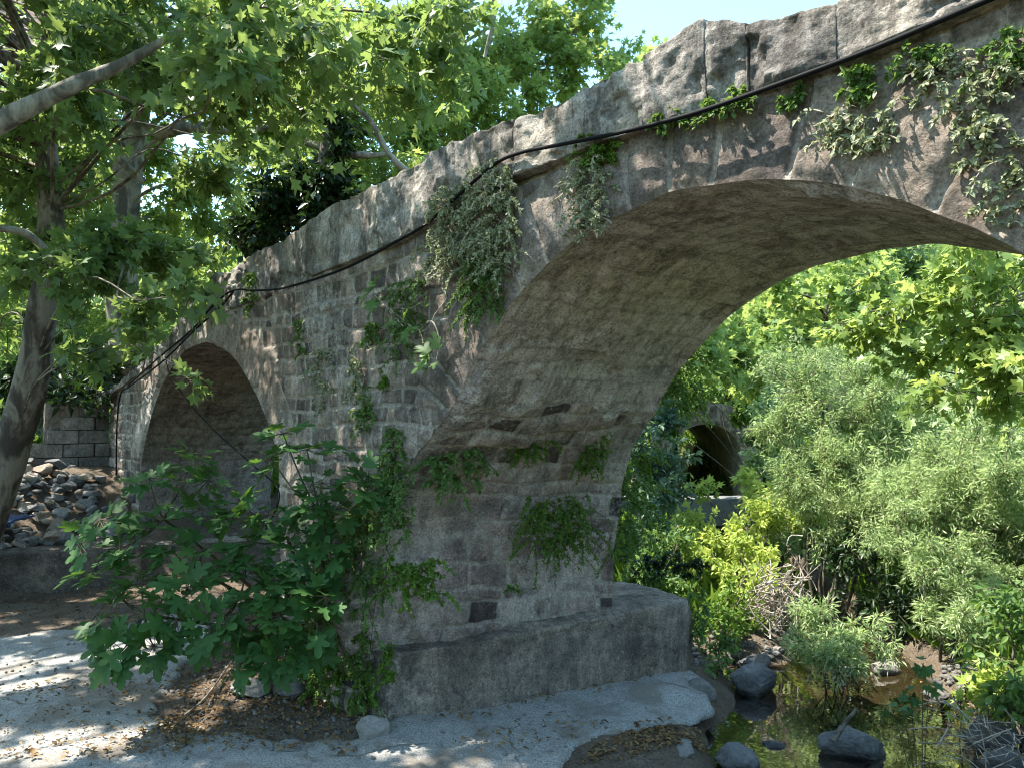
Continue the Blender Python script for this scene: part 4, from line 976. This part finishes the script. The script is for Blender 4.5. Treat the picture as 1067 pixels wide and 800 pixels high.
# ------------------------------------------------------------------ beyond the arch
def bush(name, label, cls, base, lm, T, size, n0, bark=M_TWIG, cat='bush', per=40, spread=.06, twr=.004, nst=7, up=.6, droop=.15, st_r=.016):
    base = np.asarray(base, float); t = thing(name, label, cat, base)
    gs, gl = Geo(), Geo()
    for i, (c, r, n) in enumerate(PC(cls, n0)):
        limb(gs, base + rng.normal(size=3) * [.06, .06, 0], c, st_r, .004, seed=i + len(label), sides=6, sag=.05)
        clump(gl, c, r, n, size, T, root=base + (c - base) * .75, per=per, spread=spread, up=up, droop=droop, twr=twr)
    gs.build('stems', bark, t); gl.build('foliage', [lm, M_STEM], t)
    return t
def GB(px, py, Z):
    b = P(px, py, Z); b[2] = tz(b[0], b[1]) - .05; return b
bush('willow_shrub', 'large silvery green willow shrub right of centre under the arch', [(870, 420, 8.4, .7), (840, 380, 8.8, .6), (900, 480, 8.0, .7), (930, 430, 8.4, .6), (860, 500, 8.2, .6), (820, 440, 8.8, .5), (890, 380, 9, .6), (850, 545, 8.0, .4), (910, 530, 7.9, .45), (950, 490, 8.1, .5)], GB(862, 600, 8.2), L_WILLOW, T_LAN, .055, 5600, st_r=.018)
bush('willow_shrub', 'pale green willow shrub against the right picture edge', [(1000, 480, 7.2, .6), (1050, 450, 7.2, .6), (1040, 530, 6.9, .6), (980, 540, 7.0, .5), (1080, 560, 6.6, .6), (1010, 590, 6.6, .4), (960, 520, 7.3, .45), (1060, 610, 6.4, .4)], GB(1040, 650, 6.8), L_WILLOW, T_LAN, .052, 5600)
bush('willow_shrub', 'mid green shrub overhanging the dark hollow by the pool', [(930, 560, 6.9, .40), (960, 600, 6.5, .36), (990, 620, 6.3, .35), (940, 515, 7.3, .45), (1020, 640, 6.0, .35), (985, 570, 6.6, .35), (1000, 655, 6.0, .25)], GB(1005, 678, 6.3), L_WILLOW, T_LAN, .052, 5200)
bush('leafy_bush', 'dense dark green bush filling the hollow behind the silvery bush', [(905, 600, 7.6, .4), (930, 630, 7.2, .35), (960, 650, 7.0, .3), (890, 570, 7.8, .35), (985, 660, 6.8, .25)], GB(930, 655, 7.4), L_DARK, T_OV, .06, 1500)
bush('leafy_bush', 'light green thicket on the far bank left of the willow', [(815, 470, 10.5, .6), (830, 430, 11, .7), (830, 520, 10, .5), (850, 480, 10.5, .6), (860, 560, 9.4, .5), (820, 570, 9.2, .4)], GB(810, 580, 10), L_WILLOW, T_OV, .075, 1700)
bush('leafy_bush', 'tall pale thicket on the far bank behind the right willow', [(1000, 430, 10, .9), (950, 450, 10.5, .8), (1060, 480, 9.5, .9), (1000, 520, 9.5, .7), (920, 390, 11, .8)], GB(1000, 590, 10), L_WILLOW, T_OV, .085, 1300)
bush('silvery_bush', 'small silvery bush at the water line below the driftwood', [(870, 655, 6.2, .26), (845, 640, 6.4, .2), (905, 660, 6.1, .2), (870, 675, 6.0, .22), (840, 670, 6.2, .16), (890, 682, 6.0, .16), (855, 688, 6.0, .12)], GB(868, 692, 6.1), L_WILLOW, T_LAN, .06, 5600, st_r=.007)
bush('young_plant', 'yellow green sunlit saplings on the bank beyond the pier', [(760, 560, 8.6, .4), (800, 540, 8.8, .4), (735, 545, 9.0, .35), (790, 585, 8.2, .35), (740, 590, 8.2, .3), (830, 530, 9, .35), (790, 520, 9.4, .3), (715, 575, 8.6, .3), (770, 610, 7.8, .25), (800, 610, 7.6, .2)], GB(780, 620, 8.2), L_YELLOW, T_OV, .06, 2300, st_r=.008)
bush('young_plant', 'yellow green saplings with lobed leaves in front of the distant arch', [(800, 505, 9.6, .35), (825, 515, 9.4, .3), (730, 505, 10, .2), (715, 540, 9.6, .25)], GB(800, 570, 9.6), L_YELLOW, T_PLANE_LO, .11, 900, st_r=.008)
bush('weed_clump', 'bright green weeds on the bank right of the footing', [(765, 640, 6.9, .18), (760, 655, 6.7, .16), (770, 622, 7.2, .2), (745, 635, 6.8, .12)], GB(765, 660, 6.8), L_MOSS, T_OV, .04, 4000, st_r=.005)
bush('weed_clump', 'dark green weeds between the footing end and the pool rocks', [(752, 675, 6.4, .13), (748, 692, 6.2, .11), (758, 662, 6.5, .12)], GB(750, 697, 6.3), L_CREEP, T_OV, .045, 3600, st_r=.005)
bush('leafy_bush', 'bluish green bush behind the far edge of the pier', [(690, 480, 9.5, .5), (665, 455, 9.2, .4), (690, 515, 9.2, .3), (675, 530, 8.8, .4), (685, 430, 10, .4), (690, 555, 8.8, .3)], GB(680, 580, 9.0), L_BLUE, T_OV, .075, 1900)
bush('leafy_bush', 'dense green bush low behind the pier beside the weir', [(680, 570, 8.2, .35), (660, 590, 7.8, .3), (705, 560, 8.4, .25), (690, 595, 7.8, .25)], GB(680, 610, 8.0), L_CREEP, T_OV, .055, 2200)
bush('leafy_bush', 'broad leaved bush at the right edge above the boulders', [(1050, 690, 4.9, .3), (1075, 650, 5.0, .35), (1040, 640, 5.3, .3), (1060, 730, 4.7, .2)], GB(1075, 745, 5.0), L_CREEP, T_OV, .06, 1300)
bush('young_plant', 'bright maple-like sapling beside the right boulder', [(1020, 715, 5.1, .16), (1040, 730, 5.0, .15), (1000, 725, 5.1, .10), (1035, 705, 5.1, .12)], GB(1025, 750, 5.0), L_YELLOW, T_PLANE_LO, .085, 1300, st_r=.005)
# trees beyond the arch
def fartree(lab, cls, px, Z, lm, n0=230, T=T_PLANE_LO, size=.17, rad=(.18, .14, .05), sp=.14, bark=M_BARK):
    b = P(px, 440, Z); b[2] = tz(b[0], b[1]) - .1; tp = P(px, cls[0][1], Z)
    return tree('leafy_tree', lab, [b, (b + tp) / 2 + [.15, .1, 0], tp], list(rad), PC(cls, n0), lm, T, size, bark, spread=sp)
fartree('leafy tree behind the far edge of the vault on the left bank', [(730, 370, 12, .8), (760, 350, 12.5, .8), (705, 380, 11.5, .5), (785, 375, 13, .5), (745, 320, 13, .8), (790, 340, 13.5, .7), (800, 380, 13.5, .7), (690, 410, 11, .4)], 655, 12.4, L_PLANEB, 330, rad=(.09, .07, .03))
fartree('pale far tree seen high under the arch crown', [(850, 330, 16, 1.3), (900, 300, 16, 1.2), (820, 350, 15.5, 1.0), (940, 330, 16, 1.2), (870, 270, 16.5, 1.3), (800, 300, 16, 1.0)], 860, 16.2, L_PLANEB, 260)
fartree('far tree closing the view above the silvery willow', [(960, 390, 14, 1.1), (1020, 420, 13, 1.0), (900, 400, 15, 1.0), (1060, 380, 14, 1.2), (990, 330, 15, 1.3)], 980, 14, L_WILLOW, 330, T_DIA, .13)
fartree('tall tree behind the others under the arch', [(980, 260, 20, 2.0), (900, 240, 20, 2.0), (1060, 280, 19, 2.0), (820, 250, 20, 1.8), (760, 280, 20, 1.6), (1100, 380, 17, 1.6)], 930, 20, L_PLANE, 200, T_DIA, .2)
fartree('dark tree behind the distant arch', [(700, 360, 19, 1.5), (650, 340, 19, 1.5), (760, 400, 19, 1.0), (600, 300, 20, 1.8)], 690, 19, L_PLANE, 220, T_DIA, .2)
# plane tree on the right bank whose branches hang into the opening
inR = [(960, 300, 5.8, .42), (1010, 290, 5.4, .45), (920, 330, 6.0, .34), (880, 345, 6.2, .26), (1050, 330, 5.2, .45), (990, 350, 5.7, .4), (940, 380, 6.0, .3), (1030, 400, 5.4, .36), (980, 420, 5.7, .28), (905, 300, 6.2, .25), (1060, 280, 5.4, .4), (1090, 380, 5.0, .45), (1130, 300, 5.2, .6), (1180, 250, 5.6, .8)]
tR = P(1290, 560, 6.6); tR[2] = tz(tR[0], tR[1]) - .2
tree('plane_tree', 'plane tree whose sunlit branches hang into the right of the arch', [tR, P(1285, 400, 6.5), P(1270, 200, 6.4), P(1250, 0, 6.3)], [.2, .18, .13, .05], PC(inR, 620), L_PLANEB, T_PLANE, .095, M_BARK, spread=.08, limb_r=.02)
# near dark hanging leaves at the right picture edge, from the same bank
spr = thing('plane_sprig', 'dark plane sprig in the water foreground with a few large leaves', 'plant', GB(958, 745, 4.6))
gs, gl = Geo(), Geo(); b0 = np.array(spr.location)
for (x, y, Z, n) in ((962, 690, 4.6, 5), (948, 722, 4.55, 5), (940, 735, 4.5, 4), (968, 712, 4.6, 4), (930, 738, 4.5, 2)):
    c = P(x, y, Z); tube(gs, [b0, (b0 + c) / 2 + [0, 0, .03], c], [.004, .002], 4, n=8)
    d = unit(rdir(n) + [0, 0, -.2]); put_leaves(gl, c + d * .02, d, rdir(n) * .4 + [.2, -.4, .8], rng.uniform(.06, .10, n), T_PLANE, 0)
gs.build('stems', M_STEM, spr); gl.build('foliage', L_FIG, spr)

# driftwood heap, dead twigs, stick on the rock
def sticks(name, label, c, r, n, L, rad, mat, flat=.5, cat='driftwood'):
    g = Geo()
    for k in range(n):
        p = rng.normal(size=3) * r; d = rdir(1)[0] * [1, 1, flat]; d = unit(d) * L * rng.uniform(.4, 1)
        tube(g, [p - d / 2, p + rng.normal(size=3) * L * .06, p + d / 2], [rad * rng.uniform(.5, 1.3), rad * .4], 5, n=6)
    o = g.build(name, mat); o.location = Vector([float(q) for q in c]); tag(o, label, cat); return o
c = P(812, 622, 6.9); sticks('driftwood_heap', 'heap of flood driftwood and dry roots on the bank beyond the pier', c, (.115, .115, .14), 150, .44, .007, M_DRY, .9)
c = P(1035, 775, 4.4); sticks('dead_twigs', 'tangle of dead grey twigs over the boulders at the right', c, (.16, .16, .05), 40, .5, .005, M_DRY, .4, 'twigs')
c = G(318, 702, -.03); sticks('dead_twigs', 'pale dead twigs at the foot of the fig shrub', c, (.07, .07, .02), 16, .35, .005, M_DRY, .3, 'twigs')
q = G(262, 712, -.02); g = Geo(); tube(g, [G(192, 745, -.03), G(215, 728, -.02) + [0, 0, .02], G(245, 690, 0) + [0, 0, .05], P(262, 665, 4.75)], [.008, .007, .004], 5, n=16); o = g.build('dead_branch', M_DRY); tag(o, 'thin pale dead branch leaning on the ground below the fig', 'branch')
g = Geo(); c1, c2_ = P(868, 772, 4.62), P(893, 738, 4.7); tube(g, [c1, (c1 + c2_) / 2 + [0, 0, .01], c2_], [.016, .014, .009], 7, n=14, bump=.15); o = g.build('stick', M_TWIG); tag(o, 'dark stick lying across the flat rock in the stream', 'stick')

# distant arch bridge, weir, garden wall
db = P(737, 520, 16.0); dbz = -.1
far_b = thing('footbridge', 'distant small stone arch half hidden by leaves beyond the pier', 'bridge', (db[0], db[1], dbz))
hw, zb0 = 1.15, dbz - .4
def ffar(p):
    u, z = p[:, 0], p[:, 1]; a = np.hypot(u, (z - 1.15) * 1.05) - .74
    hole = np.where(z > 1.15, a, np.abs(u) - .74)
    return np.minimum(np.minimum(hw - np.abs(u), np.minimum(z + .5, 2.3 - .25 * u * u - z)), hole)
p, F, v = cut_grid(ffar, -2.7, 2.7, -.5, 2.5, .05)
def place(uv, y): return np.array([db[0], db[1], dbz]) + uv[:, :1] * RGT + y * FWD + uv[:, 1:] * np.array([0, 0, 1])
sid, d = coursed(p[:, 0], p[:, 1], 43)
g = Geo(); g.add(place(p, 0) , F, sid=sid, edge=sstep(0, .04, d), lime=.3); g.build('spandrel_wall', M_FACE, far_b)
th = np.linspace(math.pi, 0, 30); cv = np.vstack([[(-.74, -.5)], np.stack([.74 * np.cos(th), 1.15 + .705 * np.sin(th)], 1), [(.74, -.5)]])
g = Geo(); g.add(np.concatenate([place(cv, 0.0), place(cv, 3.8)]).reshape(2, -1, 3).transpose(1, 0, 2).reshape(-1, 3), gridf(len(cv), 2), sid=.4, edge=1, lime=.3); g.build('arch_vault', M_BARREL, far_b)
tp_ = np.array([(-1.15, 2.0), (1.15, 2.0)]); g = Geo(); g.add(np.concatenate([place(tp_, 0.05), place(tp_, 3.8)]), np.array([[0, 1, 3, 2]]), sid=.4, edge=1, lime=.3); g.build('deck', M_FOOT, far_b)
wq = P(712, 522, 12.0)
brick_box('concrete_weir', 'low pale concrete weir across the stream below the distant arch', 'weir', (wq[0], wq[1], wq[2] - .35), (2.2, .5, .42), PHI, 8, M_RUBCON, amp=.02, res=.05)
wq = P(895, 412, 14.5)
bush('leafy_bush', 'leafy growth draping the distant small arch', [(690, 430, 14.5, .5), (725, 405, 14.8, .4), (770, 420, 14.8, .5), (800, 450, 14.5, .6), (760, 395, 15, .5), (700, 400, 15, .5)], GB(800, 520, 14.5), L_CREEP, T_OV, .12, 900)
brick_box('garden_wall', 'far stone wall glimpsed through leaves under the arch', 'wall', (wq[0], wq[1], wq[2] - .5), (3.2, .3, .65), PHI, 9, M_FACE, amp=.02, res=.05)

# ------------------------------------------------------------------ litter, pebbles, grass
def scatter(poly_px, n, zoff):
    q = gp(poly_px); lo, hi = q.min(0), q.max(0); out = []
    while sum(map(len, out)) < n:
        p = rng.uniform(lo, hi, (n * 2, 2)); nz = fbm(P3(p[:, 0], p[:, 1]), 2.5, 3, 55)
        out.append(p[(sd_poly(p, q) < .15 * nz) & (rng.random(len(p)) < .25 + .9 * sstep(-.2, .4, nz))])
    return np.concatenate(out)[:n]
g = Geo()
for poly, n in (([(170, 770), (200, 690), (260, 630), (400, 690), (410, 745), (360, 790), (260, 790)], 5200), ([(-30, 800), (0, 720), (200, 700), (300, 790)], 900), ([(590, 800), (640, 770), (735, 740), (740, 765), (650, 800)], 700), ([(0, 660), (0, 610), (300, 600), (300, 660)], 1500), ([(400, 750), (700, 690), (730, 700), (700, 712), (420, 765)], 260), ([(640, 760), (520, 790), (430, 790), (600, 740)], 120)):
    s = scatter(poly, n, 0); z = terr(s)[0]; f = fpave(s); z = np.where(f > 0, np.maximum(z, -.10) + .05 * sstep(-.005, .022, f) - .03 + .010, z) + .012
    d = rdir(len(s)) * [1, 1, .15]
    put_leaves(g, np.c_[s, z], d, rdir(len(s)) * .35 + [0, 0, 1], rng.uniform(.012, .045, len(s)), T_DIA, 0)
s = rng.uniform([.6, 1.2], [3.6, 4.4], (700, 2)); s = s[(sdist(s) < 1.3) & (fbm(P3(s[:, 0], s[:, 1]), 1.6, 3, 58) > .15)]
put_leaves(g, np.c_[s, np.full(len(s), -.211)], rdir(len(s)) * [1, 1, .02], rdir(len(s)) * .05 + [0, 0, 1], rng.uniform(.015, .04, len(s)), T_DIA, 0)
o = g.build('leaf_litter', L_LIT); o['kind'] = 'stuff'
g = Geo(); V, F = ico(1)
s = np.concatenate([scatter([(170, 770), (200, 690), (400, 690), (410, 745), (360, 790)], 700, 0), scatter([(-30, 800), (0, 640), (400, 640), (700, 800)], 400, 0), scatter([(690, 690), (800, 600), (860, 640), (770, 690)], 500, 0), scatter([(860, 720), (850, 690), (1060, 690), (1060, 760), (1000, 740)], 900, 0)])
z = terr(s)[0]; f = fpave(s); z = np.where(f > 0, np.maximum(z, -.10) + .05 * sstep(-.005, .022, f) - .03, z)
for (x, y), zz in zip(s, z):
    r = rng.uniform(.006, .022) * (1 + (y > 1.5) * 1.2); g.add(V * [r, r * rng.uniform(.6, 1), r * .6] + [x, y, zz + r * .2], F)
o = g.build('gravel', M_GRAV); o['kind'] = 'stuff'
# rough growth over the far banks
q = rng.uniform([-14, 1.9], [12, 18], (110000, 2)); zz, ww, dd = terr(q)
m = (dd > 1.5) & (rng.random(len(q)) < np.clip(1.4 - .05 * q[:, 1], .3, 1)) & ((q[:, 0] < -1) | (q[:, 1] > 2.3)) & ~((np.abs(q[:, 0] + .1) < .6) & (q[:, 1] < 2.6))
q, zz = q[m], zz[m]; g = Geo(); d = rdir(len(q), 1.1)
put_leaves(g, np.c_[q, zz], d, rdir(len(q)), rng.uniform(.06, .34, len(q)), T_LAN, 0)
o = g.build('grass', L_MOSS); o['kind'] = 'stuff'

# far wooded slopes that close the view
q = rng.uniform([-75, -30], [40, 80], (190000, 2)); rr_ = np.hypot(q[:, 0] - CAM[0], q[:, 1] - CAM[1]); m = (rr_ > 20) & (rr_ < 75) & (((q - CAM[:2]) @ FWD[:2]) > .25 * rr_)
q = q[m]; zz = terr(q)[0]; hh = np.clip(2.2 + 3.2 * fbm(P3(q[:, 0], q[:, 1]), .28, 4, 51), .3, 6)
g = Geo(); put_leaves(g, np.c_[q, zz + hh * rng.random(len(q)) ** .5], rdir(len(q), -.2), rdir(len(q), .8), rng.uniform(.35, .85, len(q)), T_DIA, 0, np.clip(.45 + .35 * fbm(P3(q[:, 0], q[:, 1]), .4, 3, 52) + rng.normal(0, .15, len(q)), 0, 1))
o = g.build('woodland', L_PLANEB); o['kind'] = 'stuff'
q = rng.uniform([-30, -10], [-8.7, 14], (60000, 2)); zz = terr(q)[0]; m = sdist(q) > 1.5; q, zz = q[m], zz[m]
g = Geo(); put_leaves(g, np.c_[q, zz + rng.uniform(0, .35, len(q))], rdir(len(q), .7), rdir(len(q), .8), rng.uniform(.10, .30, len(q)), T_DIA, 0)
o = g.build('ground_cover', L_CREEP); o['kind'] = 'stuff'

# ------------------------------------------------------------------ light and camera
EL = math.radians(61)
hd = unit(np.array([-1.0, -.85, 0])); sun_dir = np.array([hd[0] * math.cos(EL), hd[1] * math.cos(EL), math.sin(EL)])
sl = bpy.data.lights.new('sun', 'SUN'); sl.energy = 15.0; sl.angle = math.radians(.53); sl.color = (1, .95, .86)
so = bpy.data.objects.new('sun', sl); C.objects.link(so); so.rotation_euler = Vector([float(q) for q in sun_dir]).to_track_quat('Z', 'Y').to_euler()
w = bpy.data.worlds.new('World'); scene.world = w; w.use_nodes = True; nt = w.node_tree; nt.nodes.clear()
sk = nt.nodes.new('ShaderNodeTexSky'); sk.sky_type = 'NISHITA'; sk.sun_disc = False; sk.sun_elevation = EL
sk.sun_rotation = math.atan2(sun_dir[0], sun_dir[1]); sk.air_density = 1.0; sk.dust_density = .6; sk.ozone_density = 1.2
bgn = nt.nodes.new('ShaderNodeBackground'); bgn.inputs['Strength'].default_value = .64
on = nt.nodes.new('ShaderNodeOutputWorld'); hs = nt.nodes.new('ShaderNodeHueSaturation'); hs.inputs['Saturation'].default_value = 1.08; nt.links.new(sk.outputs[0], hs.inputs['Color'])
mx = nt.nodes.new('ShaderNodeMix'); mx.data_type = 'RGBA'; mx.blend_type = 'MULTIPLY'; mx.inputs[0].default_value = 1; mx.inputs[7].default_value = (.97, 1.05, .91, 1)
nt.links.new(hs.outputs[0], mx.inputs[6]); nt.links.new(mx.outputs[2], bgn.inputs[0]); nt.links.new(bgn.outputs[0], on.inputs[0])
cd = bpy.data.cameras.new('camera'); cam = bpy.data.objects.new('camera', cd); C.objects.link(cam)
cd.sensor_width = 36; cd.lens = 36 * FPX / 1067; cd.clip_start = .05; cd.clip_end = 500
cam.location = Vector(CAM); cam.rotation_euler = (math.pi / 2 + PITCH, 0, PHI); scene.camera = cam
scene.view_settings.view_transform = 'Standard'; scene.view_settings.look = 'None'; scene.view_settings.exposure = 0; scene.view_settings.gamma = 1.0
cy = scene.cycles
cy.max_bounces = 8; cy.diffuse_bounces = 4; cy.glossy_bounces = 3; cy.transmission_bounces = 6; cy.transparent_max_bounces = 8
cy.use_denoising = True; cy.filter_width = 1.1; cy.caustics_reflective = False; cy.caustics_refractive = False; cy.sample_clamp_indirect = 6
